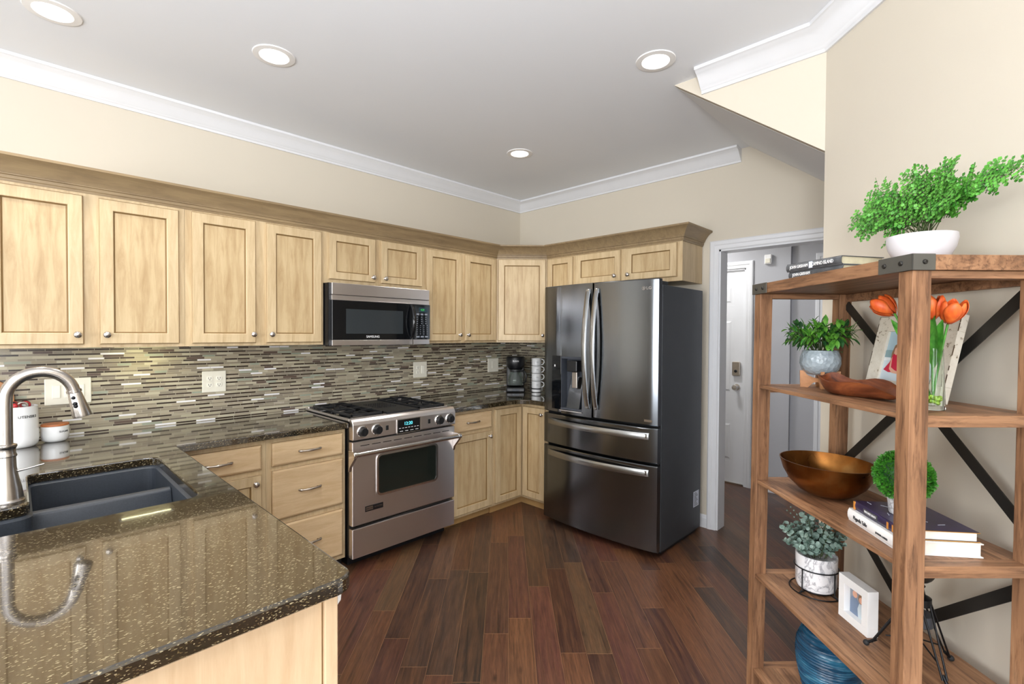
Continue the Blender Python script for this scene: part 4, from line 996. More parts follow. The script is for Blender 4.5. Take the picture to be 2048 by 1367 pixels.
# coffee maker
CL = (-0.300, -0.235, CZ); t = thing('coffee_maker', 'black drip coffee maker with glass carafe in the counter corner', 'coffee maker', CL, math.radians(-45))
b = B(); b.box(-0.088, 0.088, -0.11, 0.10, 0, 0.045); b.build('base', 'black', t, bevel=0.012)
b = B(); b.box(-0.085, 0.085, 0.02, 0.10, 0.045, 0.315); b.build('water_tank', 'black', t, bevel=0.010)
b = B(); b.lathe([(0.066, 0.215), (0.080, 0.235), (0.088, 0.250), (0.088, 0.318), (0.080, 0.330), (0, 0.331)], 28, (0, -0.015, 0)); br = b.build('brew_basket', 'black', t, smooth=40)
text('lettering', 'BUNN', 0.020, 'print_white', br, T(0, -0.1045, 0.288) @ FRONT)
b = B(); b.lathe([(0.062, 0.206), (0.066, 0.214)], 28, (0, -0.03, 0)); b.lathe([(0.055, 0.046), (0.068, 0.060), (0.074, 0.09), (0.066, 0.14), (0.050, 0.185), (0.050, 0.200), (0.048, 0.200), (0.048, 0.185), (0.064, 0.14), (0.071, 0.09), (0.065, 0.062), (0, 0.05)], 28, (0, -0.03, 0)); cf = b.build('carafe', 'glass', t, smooth=50)
b = B(); b.lathe([(0.052, 0.186), (0.054, 0.192), (0.053, 0.206), (0.0, 0.211)], 28, (0, -0.03, 0)); b.build('carafe_lid', 'black', cf, smooth=40)
b = B(); b.tube([(0.045, -0.045, 0.195), (0.085, -0.075, 0.190), (0.100, -0.085, 0.15), (0.092, -0.08, 0.095), (0.070, -0.06, 0.085)], 0.008, 10); b.build('carafe_handle', 'black', cf, smooth=60)
b = B(); b.lathe([(0.055, 0.001), (0.055, 0.0)], 4) if False else b.box(-0.03, 0.03, -0.112, -0.109, 0.012, 0.032); b.build('switch_panel', 'speaker', t)
# stack of mugs
MG = (-0.215, -0.425, CZ); g0 = 'stack of white mugs beside the coffee maker'
msh = {}
mlab = ['bottom white mug of the stack beside the fridge', 'second white mug from the bottom of the stack beside the fridge', 'second white mug from the top of the stack beside the fridge', 'top white mug of the stack beside the fridge']
rackt = thing('mug_rack', 'black base and rods holding four stacked white mugs beside the fridge', 'mug rack', MG)
b = B(); b.lathe([(0.050, 0), (0.050, 0.004), (0, 0.0045)], 28); b.lathe([(0.044, 0.0045), (0.044, 0.028), (0.0, 0.0285)], 28, m=1); b.lathe([(0.046, 0.0285), (0.046, 0.034), (0.0, 0.0345)], 28); b.build('rack_base', ['blackmetal', 'white_ceramic'], rackt, smooth=40)
b = B(); b.tube([(-0.048*0.707-0.012, 0.048*0.707, 0.002), (-0.048*0.707-0.012, 0.048*0.707, 0.322), (0, 0, 0.332)], 0.0028, 8); b.build('rack_rod', 'blackmetal', rackt, smooth=60)
for k in range(4):
    z = CZ+0.035+k*0.0705
    t = thing('mug', mlab[k], 'mug', (MG[0], MG[1], z), 0, g0)
    if not msh:
        b = B(); b.lathe([(0.036, 0), (0.043, 0.003), (0.0445, 0.010), (0.0445, 0.068), (0.043, 0.0695), (0.0415, 0.068), (0.0410, 0.012), (0, 0.008)], 32); c1 = b.build('cup', 'white_ceramic', t, smooth=50)
        b = B(); d_ = Vector((1, -1, 0)).normalized(); pts = []
        for i in range(13):
            a = -PI/2+PI*i/12; pts.append(tuple(d_*(0.043+0.028*math.cos(a)) + Vector((0, 0, 0.036+0.026*math.sin(a)))))
        b.tube(pts, 0.0048, 10); c2 = b.build('mug_handle', 'white_ceramic', t, smooth=60)
        c3 = curved_text('COFFEE', 0.0075, 0.0445, 0.036, t, 'print_dark', math.radians(-132)); msh = (c1, c2, c3)
    else:
        for c_ in msh: q = c_.copy(); q.parent = t; COL.objects.link(q)

# ================================================================== bookcase on the diagonal wall
RD = math.radians(225)
def dl(s, o, z): return DW @ Vector((s, -o, z))
def WD(s, o, z, rot=0.0):
    """builder in diagonal-wall coordinates (x along the wall, -y into the room) relative to a thing standing at s, o, z"""
    b = MB(); b.M = (Matrix.Translation((s, -o, z)) @ Matrix.Rotation(rot, 4, 'Z')).inverted(); return b
def dthing(name, label, cat, s, o, z, rot=0.0, group=None): return thing(name, label, cat, dl(s, o, z), RD+rot, group)
BC = (0.575, 0.23, 0.0)
t = dthing('bookcase', 'rustic wood bookcase with metal corner brackets and black X braces', 'bookcase', *BC)
OF, OB, PD, PW = 0.405, 0.098, 0.047, 0.042
ZT = 1.608
def sl(z): return 0.210-0.028*(1.6-z)/1.6
def post(sfn, o_front, name='post'):
    b = WD(*BC); z0, z1 = 0.0, ZT-0.001
    vs = []
    for z in (z0, z1):
        s = sfn(z); vs += [(s, -o_front, z), (s+PW, -o_front, z), (s+PW, -o_front+PD, z), (s, -o_front+PD, z)]
    b.add(vs, [(0, 3, 2, 1), (4, 5, 6, 7), (0, 1, 5, 4), (1, 2, 6, 5), (2, 3, 7, 6), (3, 0, 4, 7)])
    return b.build(name, 'wood_z', t, bevel=0.0015)
sr = lambda z: 0.906-0.006*(1.6-z)/1.6
for o_ in (OF, OB): post(sl, o_); post(sr, o_)
b = WD(*BC); b.box(0.205, 0.952, -OF-0.003, -0.048, ZT, 1.645); b.build('top_board', 'wood_x', t, bevel=0.0015)
b = WD(*BC); b.box(0.909, 0.945, -OF+PD+0.001, -OB-0.001, 1.589, ZT-0.001); b.box(0.215, 0.25, -OF+PD+0.001, -OB-0.001, 1.589, ZT-0.001); b.box(0.2525, 0.9055, -0.075, -0.055, 1.578, ZT-0.001); b.build('top_rail', 'wood_y', t, bevel=0.001)
SH = [1.257, 0.887, 0.517, 0.139]
for z in SH:
    a = sl(z)+PW+0.001
    b = WD(*BC); b.box(a, sr(z)-0.001, -OF+0.004, -0.056, z-0.013, z); b.build('shelf', 'wood_x', t, bevel=0.001)
    b = WD(*BC); b.box(sr(z)-0.0005, sr(z)+PW-0.003, -OF+PD+0.0005, -OB-0.0005, z-0.029, z); b.build('side_rail', 'wood_y', t, bevel=0.001)
    b = WD(*BC); b.box(sl(z)+0.003, a-0.0005, -OF+PD+0.0005, -OB-0.0005, z-0.029, z); b.build('side_rail', 'wood_y', t, bevel=0.001)
for zc, hz in ((1.268, 0.300), (0.530, 0.280)):
    for sg in (1, -1):
        b = WD(*BC); s0, s1 = 0.253, 0.904; z0, z1 = zc-sg*hz, zc+sg*hz
        o_ = 0.066 if sg > 0 else 0.070; d = Vector((s1-s0, 0, z1-z0)).normalized(); nrm = Vector((-d.z, 0, d.x))*0.016
        q = [Vector((s0, 0, z0))+nrm, Vector((s0, 0, z0))-nrm, Vector((s1, 0, z1))-nrm, Vector((s1, 0, z1))+nrm]
        b.prism_y([(v.x, v.z) for v in q], -o_-0.0035, -o_); b.build('cross_brace', 'shelfmetal', t)
def bracket(fr, sd, bolts):
    b = WD(*BC)
    b.box(fr[0], fr[1], -OF-0.0065, -OF-0.0032, ZT-0.001, 1.6465)
    if sd: b.box(0.9522, 0.955, -OF-0.0065, -sd, ZT-0.001, 1.6465)
    else: b.box(0.2018, 0.2048, -OF-0.0065, -OF+0.05, ZT-0.001, 1.6465)
    o = b.build('corner_bracket', 'bracket', t, bevel=0.0008)
    for (k, v) in bolts:
        b = WD(*BC)
        b.M = b.M @ (T(v, -OF-0.0066, 1.627) @ Matrix.Rotation(PI/2, 4, 'X') if k == 'f' else T(0.9551, -v, 1.627) @ Matrix.Rotation(PI/2, 4, 'Y'))
        b.lathe([(0.0062, 0), (0.0062, 0.0015), (0.0048, 0.0035), (0.0022, 0.0042), (0.0018, 0.003), (0, 0.003)], 14); b.build('bolt', 'shelfmetal', o, smooth=40)
bracket((0.2018, 0.303), None, [('f', 0.232), ('f', 0.279)])
bracket((0.848, 0.955), 0.355, [('f', 0.869), ('f', 0.921), ('s', 0.381)])

# ---------------------------------------------------------------- foliage helpers
def blade(b, p, d, up, L, Wd, prof=(0.0, 0.75, 1.0, 0.7, 0.0), droop=0.0, fold=0.15, m=None):
    d = Vector(d).normalized(); up = Vector(up); side = d.cross(up)
    if side.length < 1e-4: side = d.orthogonal()
    side.normalize(); nn = side.cross(d).normalized(); p = Vector(p); n = len(prof)-1; L_ = []; R_ = []; C_ = []
    for i, w in enumerate(prof):
        u = i/n; c = p+d*(L*u)-nn*(droop*L*u*u)
        C_.append(c); L_.append(c+side*(Wd/2*w)+nn*(fold*Wd/2*w)); R_.append(c-side*(Wd/2*w)+nn*(fold*Wd/2*w))
    vs = []; fs = []
    for i in range(n+1): vs += [tuple(L_[i]), tuple(C_[i]), tuple(R_[i])]
    for i in range(n):
        a = i*3; c = a+3
        if i == 0: fs += [(a+1, c+1, c), (a+1, c+2, c+1)]
        elif i == n-1: fs += [(a, a+1, c+1), (a+1, a+2, c+1)]
        else: fs += [(a, a+1, c+1, c), (a+1, a+2, c+2, c+1)]
    b.add(vs, fs, m)
def curve(p0, p1, sag, n=10):
    p0 = Vector(p0); p1 = Vector(p1); out = []
    for i in range(n+1):
        u = i/n; out.append(p0.lerp(p1, u)+Vector((0, 0, sag*4*u*(1-u))))
    return out
rnd = random.Random(11)

# fern on the top board (local frame: x to the right along the wall, -y into the room)
t = dthing('potted_fern', 'bright green feathery fern in a white bowl on top of the bookcase', 'potted plant', 0.785, 0.245, 1.645)
b = B(); b.lathe([(0.030, 0.0005), (0.045, 0.004), (0.062, 0.020), (0.073, 0.042), (0.0775, 0.066), (0.0765, 0.078), (0.0735, 0.078), (0.070, 0.06), (0.055, 0.03), (0, 0.02)], 40); b.build('bowl', 'bowl_white', t, smooth=60)
b = B(); b.lathe([(0.0715, 0.066), (0.04, 0.072), (0, 0.074)], 20); b.build('soil', 'soil', t)
fronds = [(-.205, .115), (-.185, .165), (-.125, .20), (-.105, .235), (-.06, .18), (-.03, .21), (.0, .23), (.03, .20), (.07, .215), (.115, .235), (.155, .205), (.12, .15), (.20, .13), (.305, .155), (.24, .145),
          (-.16, .10), (-.15, .065), (-.12, .03), (-.19, .085), (-.08, .12), (-.10, .15), (.05, .14), (.09, .11), (-.02, .15), (.10, .17), (.16, .09), (-.05, .09), (.02, .11), (-.135, .14), (.13, .07)]
fb = B(); sb = B()
def leaflet(p, d, sz):
    nrm = Vector((rnd.uniform(-.5, .5), -1, rnd.uniform(-0.1, .9))); blade(fb, p, d, nrm, sz, sz*0.95, (0.15, 0.85, 1.0, 0.6), fold=0.1)
for k, (dx, dz) in enumerate(fronds+fronds[24:]):
    second = k >= len(fronds)
    dx = dx*(1.34 if dx < 0 else 1.0)+(rnd.uniform(-.03, .03) if second else 0); dz = dz*((0.80 if dz > 0.13 else 0.92)-(0.10 if dx > 0.08 else 0))
    dy = rnd.uniform(-.08, .085)*(1.0 if abs(dx) < .2 else .4)
    p0 = Vector((rnd.uniform(-.018, .03), rnd.uniform(-.02, .02), 0.07)); p1 = Vector((dx, dy, 0.065+dz))
    pts = curve(p0, p1, 0.018+0.10*abs(dx) if dz < .16 else 0.012, 14)
    sb.tube(pts, [0.0013*(1-0.6*i/14) for i in range(15)], 5)
    Lf = (p1-p0).length; nb = max(6, int(Lf/0.0145))
    for i in range(nb):
        u = 0.26+0.72*i/nb; q = u*14; i0 = min(13, int(q)); p = pts[i0].lerp(pts[i0+1], q-i0); tan = (pts[i0+1]-pts[i0]).normalized()
        for s_ in (-1, 1):
            sd = tan.cross(Vector((0, -1, 0.35))).normalized()*s_
            d = (sd*0.85+tan*0.75+Vector((0, rnd.uniform(-.6, .35), rnd.uniform(-.15, .15)))).normalized(); bl = (0.040*math.sin(PI*min(1, (1-u)*0.9+0.12))+0.006)*rnd.uniform(.7, 1.1)
            e = p+d*bl; sb.tube([p, e], 0.0005, 4); m_ = max(1, int(bl/0.0095)); q2 = d.cross(Vector((0, -1, .3))).normalized()
            for j in range(m_):
                pp = p+d*(bl*(j+0.6)/m_)
                for s2 in (-1, 1): leaflet(pp, (q2*s2+d*0.5).normalized(), rnd.uniform(.0065, .0095))
            leaflet(e, d, rnd.uniform(.009, .0115))
    leaflet(p1, (p1-pts[-2]).normalized(), 0.0125)
fb.build('fronds', 'fern', t); sb.build('stems', 'stem', t)

# books on the top board
def book(name, label, s, o, z, rot, w, d, h, cover, pages, spine_t=0.004, group=None, rounded=True):
    """corner (left end of the spine) at s,o; spine runs along local +x, book extends away from the viewer (+y)"""
    t = dthing(name, label, 'book', s, o, z, rot, group)
    b = B(); c = 0.0022
    b.box(0, w, 0.002, d, 0, c); b.box(0, w, 0.002, d, h-c, h)
    n = 8; pr = []
    for i in range(n+1):
        a = -PI/2-PI*i/n; pr.append((0.006+0.008*math.cos(a), h/2+(h/2)*math.sin(a)))
    inn = [(y+0.0022, h/2+(zz-h/2)*0.86) for y, zz in pr[::-1]]
    b.prism_x(pr+inn, 0, w)
    cv = b.build('cover', cover, t, smooth=35)
    b = B(); b.box(0.004, w-0.004, 0.007, d-0.004, c+0.0002, h-c-0.0002); b.build('pages', pages, t)
    return t, cv
t, cv = book('book', 'grey jacketed thick novel lying on top at the left of the bookcase, upper of two', 0.400, 0.392, 1.6705, -0.215+0.43, 0.218, 0.165, 0.027, 'bookgrey', 'oldpaper')
SPN = T(0, -0.0026, 0)
text('lettering', 'JOHN GRISHAM', 0.0150, 'print_white', cv, T(0.056, -0.0028, 0.0135) @ FRONT, 0.72)
text('lettering', 'CAMINO ISLAND', 0.0165, 'print_white', cv, T(0.150, -0.0028, 0.0135) @ FRONT, 0.66)
b = B(); b.box(0.098, 0.112, -0.0027, -0.0015, 0.003, 0.024); b.build('spine_print', 'label_paper', cv)
t, cv = book('book', 'grey jacketed novel hidden behind the top board edge, lower of two', 0.405, 0.386, 1.6455, -0.19+0.40, 0.215, 0.160, 0.0245, 'bookgrey', 'oldpaper')
text('lettering', 'JOHN GRISHAM', 0.0145, 'print_white', cv, T(0.056, -0.0028, 0.0125) @ FRONT, 0.72)

# plant in grey pot on wooden stand, second level
PZ = SH[0]
t = dthing('potted_plant', 'leafy green plant in a textured grey pot on a wooden stand, upper shelf', 'potted plant', 0.335, 0.225, PZ, 0.35)
for r in (0, 1):
    b = B(); rot = Matrix.Rotation(r*PI/2+PI/4, 4, 'Z'); b.M = rot
    prof = [(-0.062, 0.0005), (-0.038, 0.0005), (-0.022, 0.018), (0.0, 0.023), (0.022, 0.018), (0.038, 0.0005), (0.062, 0.0005), (0.064, 0.062), (0.052, 0.062), (0.036, 0.044), (0, 0.036), (-0.036, 0.044), (-0.052, 0.062), (-0.064, 0.062)]
    # built as convex-ish pieces mirrored left/right
    for sx in (-1, 1):
        for q in ([(0.038, 0.0005), (0.062, 0.0005), (0.064, 0.062), (0.052, 0.062), (0.040, 0.046)], [(0.038, 0.0005), (0.040, 0.046), (0.020, 0.037), (0.020, 0.019)], [(0.020, 0.019), (0.020, 0.037), (0, 0.034), (0, 0.022)]):
            pts = [(x*sx, z) for x, z in q]
            if sx == 1 and q[0][0] == 0.020: pass
            b.prism_y(pts, -0.0055, 0.0055)
    b.build('stand_leg', 'lightwood', t)
b = B(); b.lathe([(0.022, 0.047), (0.040, 0.050), (0.058, 0.066), (0.066, 0.090), (0.065, 0.112), (0.057, 0.136), (0.0545, 0.138), (0.052, 0.134), (0.060, 0.10), (0, 0.07)], 40); b.build('pot', 'greypot', t, smooth=60)
lb_ = B(); st_ = B()
for k in range(46):
    a = rnd.uniform(0, 2*PI); rr_ = rnd.uniform(0.3, 1.0); out = Vector((math.cos(a), math.sin(a), 0))
    p0 = Vector((0, 0, 0.125))+out*0.03*rr_; p1 = Vector((0, 0, 0.175+rnd.uniform(0, .085)*(1.25-rr_)))+out*(0.045+0.095*rr_)*rnd.uniform(.7, 1.0)
    pts = curve(p0, p1, 0.02, 6); st_.tube(pts, 0.0011, 5); tan = (pts[-1]-pts[-3]).normalized(); dark = rnd.random() < 0.35
    for j in range(9):
        u = 0.35+0.65*j/8; q = min(5, int(u*6)); p = pts[q].lerp(pts[q+1], u*6-q); aa = j*2.4+k
        sd = tan.cross(Vector((math.cos(aa), math.sin(aa), 0.3))).normalized()
        blade(lb_, p, tan*0.7+sd, Vector((0, 0, 1))+sd*0.2, rnd.uniform(.028, .042), rnd.uniform(.012, .018), (0.1, 0.8, 1.0, 0.75, 0.0), droop=0.2, fold=0.3, m=1 if dark else 0)
for k in range(7):
    a = rnd.uniform(-0.6, 0.6) if k < 4 else rnd.uniform(2, 4); out = Vector((math.cos(a), math.sin(a), 0))
    p1 = Vector((0, 0, 0.15+rnd.uniform(-.02, .10)))+out*rnd.uniform(.10, .135)*(1 if k < 4 else .8)
    pts = curve(Vector((0, 0, 0.13)), p1, 0.015, 8); st_.tube(pts, 0.0008, 4)
    for j in range(5):
        p = pts[-1-j]; blade(lb_, p, Vector((rnd.uniform(-1, 1), rnd.uniform(-1, 1), .6)), (0, 0, 1), 0.012, 0.003, (0.2, 1, 0), m=1)
lb_.build('leaves', ['leaf', 'leafdark'], t); st_.build('stems', 'stem', t)

# carved wooden dish
t_ = dthing('wooden_dish', 'carved dark wooden leaf-shaped dish on the upper shelf', 'dish', 0.565, 0.262, PZ)
b = B(); NU, NV = 44, 9; vs = []; fs = []
def dish(u, v, inner):
    ang = 2*PI*u; c, s_ = math.cos(ang), math.sin(ang)
    rx = 0.165*(1+0.06*math.cos(2*ang)) if c < 0 else 0.215*(abs(c)**0.35 if abs(c) > 0.02 else 0.25)
    rx = 0.150 if c < 0 else 0.205
    ry = 0.068*(1.0 if c < 0 else (1-0.62*c**2.2))
    rim = 0.050+0.007*math.sin(ang*5+0.6)+0.010*max(0, -c)**2 - 0.024*max(0, c)**1.5
    w = v**0.62 if not inner else v**0.75
    k = 0.42+0.58*w; zz = rim*(v**1.7)
    if inner: k *= 0.955; zz = max(0.007, zz+0.002*(1-v)) if v < 1 else zz
    x = rx*c*k*(0.75 if c > 0 and v < 0.5 else 1); y = ry*s_*k+0.008*math.sin(x*22)
    return (x, y, zz if v > 0 or inner else 0.0005)
for inner in (False, True):
    for j in range(NV+1):
        for i in range(NU): vs.append(dish(i/NU, (j/NV), inner))
for j in range(NV):
    for i in range(NU):
        a = j*NU+i; c_ = j*NU+(i+1) % NU; fs.append((a, c_, c_+NU, a+NU)); o_ = (NV+1)*NU; fs.append((o_+a, o_+a+NU, o_+c_+NU, o_+c_))
for i in range(NU): fs.append((NV*NU+i, NV*NU+(i+1) % NU, (2*NV+1)*NU+(i+1) % NU, (2*NV+1)*NU+i))
fs.append(tuple(range(NU-1, -1, -1))); fs.append(tuple((NV+1)*NU+i for i in range(NU))); b.add(vs, fs); b.build('dish_body', 'carved', t_, smooth=50)

# leaning picture frame with beach photo
FW, FH, FT = 0.296, 0.262, 0.022; lean = math.radians(13)
t = dthing('picture_frame', 'large distressed white wooden frame with beach photo leaning on the upper shelf', 'picture frame', 0.462, 0.160, PZ+0.0008)
tilt = Matrix.Rotation(-lean, 4, 'X')
def fbd(): b = B(); b.M = tilt; return b
b = fbd(); bw = 0.050
for (x0, x1, z0, z1) in ((0, FW, 0, bw), (0, FW, FH-bw, FH), (0, bw, bw, FH-bw), (FW-bw, FW, bw, FH-bw)): b.box(x0, x1, 0, FT, z0, z1)
b.build('frame_border', 'distress', t, bevel=0.001)
b = fbd()
rr_ = random.Random(3)
for i in range(60):
    side_ = i % 4; u = rr_.random(); L1 = rr_.uniform(.004, .016)
    if side_ == 0: b.box(FW-0.0012, FW+0.0006, -0.0006, 0.0012, u*(FH-L1), u*(FH-L1)+L1)
    elif side_ == 1: b.box(0.0-0.0006, 0.0012, -0.0006, 0.0012, u*(FH-L1), u*(FH-L1)+L1)
    elif side_ == 2: b.box(u*(FW-L1), u*(FW-L1)+L1, -0.0006, 0.0012, FH-0.0012, FH+0.0006)
    else: b.box(FW-bw-0.0004, FW-bw+0.0012, -0.0006, 0.003, bw+u*(FH-2*bw-L1), bw+u*(FH-2*bw-L1)+L1)
b.build('worn_edge', 'edge_brown', t)
b = fbd(); b.box(bw, FW-bw, 0.008, FT-0.002, bw, FH-bw); ph = b.build('photo_print', 'photo_sky', t)
x0, x1, z0, z1 = bw, FW-bw, bw, FH-bw; w_p = x1-x0; h_p = z1-z0
def patch(poly, mat, name='photo_area', dep=0.0):
    b = fbd(); b.prism_y([(x0+u*w_p, z0+v*h_p) for u, v in poly], 0.0072-dep, 0.0079); return b.build(name, mat, ph)
patch([(0, 0.46), (0, 0), (1, 0), (1, 0.46)][::-1], 'photo_sand'); patch([(0, 0.46), (1, 0.46), (1, 0.62), (0, 0.62)], 'photo_sea', dep=0.0002)
patch([(0, 0.40), (0.3, 0.43), (0.6, 0.39), (1, 0.42), (1, 0.47), (0.5, 0.455), (0, 0.47)], 'photo_foam', dep=0.0005); patch([(0.5, 0.80), (1, 0.78), (1, 1), (0.5, 1)], 'photo_green', dep=0.0002)
patch([(0.035, 0.215), (0.147, 0.167), (0.345, 0.177), (0.370, 0.234), (0.283, 0.481), (0.246, 0.548), (0.171, 0.538), (0.128, 0.367)], 'photo_dress', 'photo_girl', 0.0006)
patch([(0.134, 0.557), (0.165, 0.718), (0.233, 0.766), (0.295, 0.690), (0.308, 0.500), (0.271, 0.405), (0.271, 0.557), (0.171, 0.538), (0.140, 0.424)], 'photo_hair', 'photo_girl', 0.0007)
patch([(0.181, 0.557), (0.184, 0.652), (0.221, 0.690), (0.264, 0.652), (0.264, 0.567), (0.227, 0.519)], 'photo_skin', 'photo_girl', 0.0010)
patch([(0.147, 0.424), (0.165, 0.481), (0.184, 0.272), (0.271, 0.215), (0.333, 0.196), (0.320, 0.148), (0.221, 0.158), (0.153, 0.234)], 'photo_skin', 'photo_girl', 0.0010)

# tulips in a glass vase
VZ = PZ; VS, VO = 0.846, 0.262
t = dthing('glass_vase', 'slim clear glass vase behind the front bookcase post', 'vase', VS, VO, VZ)
b = B(); b.lathe([(0.027, 0.0006), (0.0285, 0.003), (0.0265, 0.06), (0.0235, 0.14), (0.0225, 0.160), (0.0210, 0.160), (0.0220, 0.14), (0.0250, 0.06), (0.0255, 0.012), (0, 0.010)], 32); b.build('vase_body', 'glass', t, smooth=60)
b = B()
for k in range(34): a = rnd.uniform(0, 2*PI); r = 0.018*math.sqrt(rnd.random()); b.ball((r*math.cos(a), r*math.sin(a), 0.017+0.018*rnd.random()), 0.0052, 8)
b.build('glass_beads', 'marbles', t, smooth=60)['kind'] = 'stuff'
def tulip(label, head, axis, leafspec):
    t = dthing('orange_tulip', label, 'tulip', VS, VO, VZ+0.016, 0, 'orange tulips in the glass vase')
    h = Vector((head[0]-VS, -(head[1]-VO), head[2]-VZ-0.016)); ax = Vector(axis).normalized()
    b = B(); b.tube(curve((0.004*math.copysign(1, h.x), 0, 0.02), h, 0.01, 10), 0.0026, 8); b.build('stem', 'tulipleaf', t, smooth=60)
    q = ax.to_track_quat('Z', 'Y').to_matrix().to_4x4(); b = B()
    for k in range(6):
        inner = k % 2; a = k*PI/3; R0 = 0.0265 if inner else 0.0315; H = 0.060 if inner else 0.062
        b.M = T(*h) @ q @ Matrix.Rotation(a, 4, 'Z'); vs = []; fs = []; nu, nv = 6, 8
        for j in range(nv+1):
            v = j/nv; rad = R0*(math.sin(PI*(0.06+0.62*v))**0.8); z = H*v; half = 0.72*(math.sin(PI*(0.10+0.86*v**1.1)))**0.7
            for i in range(nu+1):
                ph_ = half*(i/nu*2-1); rl = rad*(1+0.03*math.cos(3*ph_))-0.0025*abs(i/nu*2-1)*v; vs.append((rl*math.cos(ph_), rl*math.sin(ph_), z))
        for j in range(nv):
            for i in range(nu): c_ = j*(nu+1)+i; fs.append((c_, c_+1, c_+nu+2, c_+nu+1))
        b.add(vs, fs)
    o = b.build('petals', 'petal', t, smooth=80); so = o.modifiers.new('thickness', 'SOLIDIFY'); so.thickness = 0.0009
    b = B()
    for (p, d, up, L, Wd, dr) in leafspec: blade(b, p, d, up, L, Wd, (0.25, 0.6, 0.9, 1.0, 0.95, 0.75, 0.45, 0.0), droop=dr, fold=0.5)
    b.build('leaf', 'tulipleaf', t, smooth=60)
tulip('orange tulip bending left of the front bookcase post', (0.748, 0.285, 1.512), (-0.62, -0.28, 0.55), [((-0.01, -0.005, 0.10), (-0.55, -0.15, 0.75), (0.6, -0.6, 0.4), 0.16, 0.030, 0.05)])
tulip('orange tulip half hidden just right of the front bookcase post', (0.852, 0.272, 1.492), (0.05, -0.12, 1), [((0.0, 0.0, 0.11), (0.12, -0.1, 1), (0.3, -1, 0.1), 0.14, 0.034, -0.03)])
tulip('rightmost orange tulip in front of the frame corner', (0.876, 0.250, 1.482), (0.38, -0.05, 1), [((0.004, 0.0, 0.09), (0.22, -0.05, 1), (0.3, -1, 0.2), 0.135, 0.034, 0.03)])

# brass bowl
PZ = SH[1]
t_ = dthing('brass_bowl', 'large aged brass bowl on the middle shelf', 'bowl', 0.418, 0.250, PZ, 0.15)
b = B(); pr = [(0.030, 0.0005), (0.058, 0.004), (0.092, 0.020), (0.122, 0.048), (0.142, 0.082), (0.153, 0.118), (0.1545, 0.1215), (0.151, 0.1215), (0.139, 0.084), (0.119, 0.052), (0.090, 0.025), (0.05, 0.009), (0, 0.006)]
b.lathe(pr, 56, sx=1.02, sy=0.90); b.build('bowl_body', 'brass', t_, smooth=60)
# two big books
t, cv = book('book', 'white cookbook at the bottom of the two-book stack on the middle shelf', 0.640, 0.330, PZ+0.0005, 0.135-0.27, 0.236, 0.195, 0.036, 'white', 'paper')
text('lettering', 'Magnolia Table', 0.0155, 'print_dark', cv, T(0.066, -0.0028, 0.018) @ FRONT, 0.72)
text('lettering', 'JOANNA GAINES', 0.0075, 'print_dark', cv, T(0.165, -0.0028, 0.016) @ FRONT, 0.9)
t, cv = book('book', 'dark purple hardcover with gold edges lying on the white cookbook', 0.655, 0.322, PZ+0.037, 0.135-0.27, 0.216, 0.180, 0.026, 'purplebook', 'paper')
b = B(); b.box(0.050, 0.115, -0.0029, -0.0020, 0.006, 0.021); b.build('spine_title', 'bookgrey', cv)
text('lettering', 'FANTASTIC BEASTS', 0.0085, 'print_white', cv, T(0.0825, -0.0031, 0.0135) @ FRONT, 0.72)
b = B(); b.box(0, 0.007, -0.0030, 0.0, 0.001, 0.025); b.box(0.178, 0.190, -0.0030, -0.002, 0.004, 0.022); b.box(0.156, 0.163, -0.0030, -0.002, 0.004, 0.022); b.box(0.206, 0.2165, -0.0030, 0.0, 0.001, 0.025); b.build('spine_art', 'orangeprint', cv)
b = B()
for z in (0.0013, 0.0247): b.box(0, 0.2168, 0.003, 0.1808, z-0.0010, z+0.0006)
b.build('gilt_edge', 'gold', cv)
b = B(); b.M = T(0.168, 0.075, 0.0262) @ Matrix.Rotation(-0.5, 4, 'Z'); b.prism([(-0.045, -0.004), (0.0, -0.009), (0.045, -0.006), (0.047, 0.001), (0.0, 0.004), (-0.045, 0.0)], 0, 0.0008); b.build('cover_art', 'copper', cv)
b = B()
for i in range(9): b.M = T(0.02+0.022*i, 0.03+0.03*((i*5) % 4), 0.0262) @ Matrix.Rotation(0.7*i, 4, 'Z'); b.box(-0.010, 0.010, -0.0006, 0.0006, 0, 0.0006)
b.build('cover_linework', 'label_paper', cv)
# topiary ball
TP = (0.765, 0.265, PZ+0.0635)
t = dthing('boxwood_ball', 'round green boxwood ball in a small pale grey pot on the books', 'potted plant', *TP)
b = B(); b.lathe([(0.030, 0.0005), (0.032, 0.003), (0.0375, 0.055), (0.0375, 0.060), (0.034, 0.060), (0.033, 0.05), (0, 0.048)], 32); b.build('pot', 'lattice', t, smooth=50)
b = B(); b.ball((0, 0, 0.106), 0.058, 20); b.build('core', 'leafdark', t, smooth=60)
b = B(); N = 900
for i in range(N):
    zz = 1-2*(i+0.5)/N; rr_ = math.sqrt(1-zz*zz); a = i*2.39996; d = Vector((rr_*math.cos(a), rr_*math.sin(a), zz))
    R0 = 0.058+rnd.uniform(0, .009)
    p = Vector((0, 0, 0.106))+d*R0
    for k in range(3):
        q = Vector((rnd.uniform(-1, 1), rnd.uniform(-1, 1), rnd.uniform(-1, 1))); dd_ = (d+q*0.8).normalized(); blade(b, p, dd_, d.cross(q), rnd.uniform(.008, .012), 0.0065, (0.3, 1.0, 0.7, 0.1), fold=0.3)
b.build('leaves', 'box', t)
# small dark speaker behind
t = dthing('small_speaker', 'small dark rounded speaker at the back of the middle shelf beside the boxwood pot', 'speaker', 0.62, 0.125, PZ)
b = B(); b.lathe([(0.030, 0.0005), (0.036, 0.006), (0.038, 0.03), (0.035, 0.055), (0.022, 0.068), (0, 0.072)], 28); b.build('speaker_body', 'speaker', t, smooth=60)

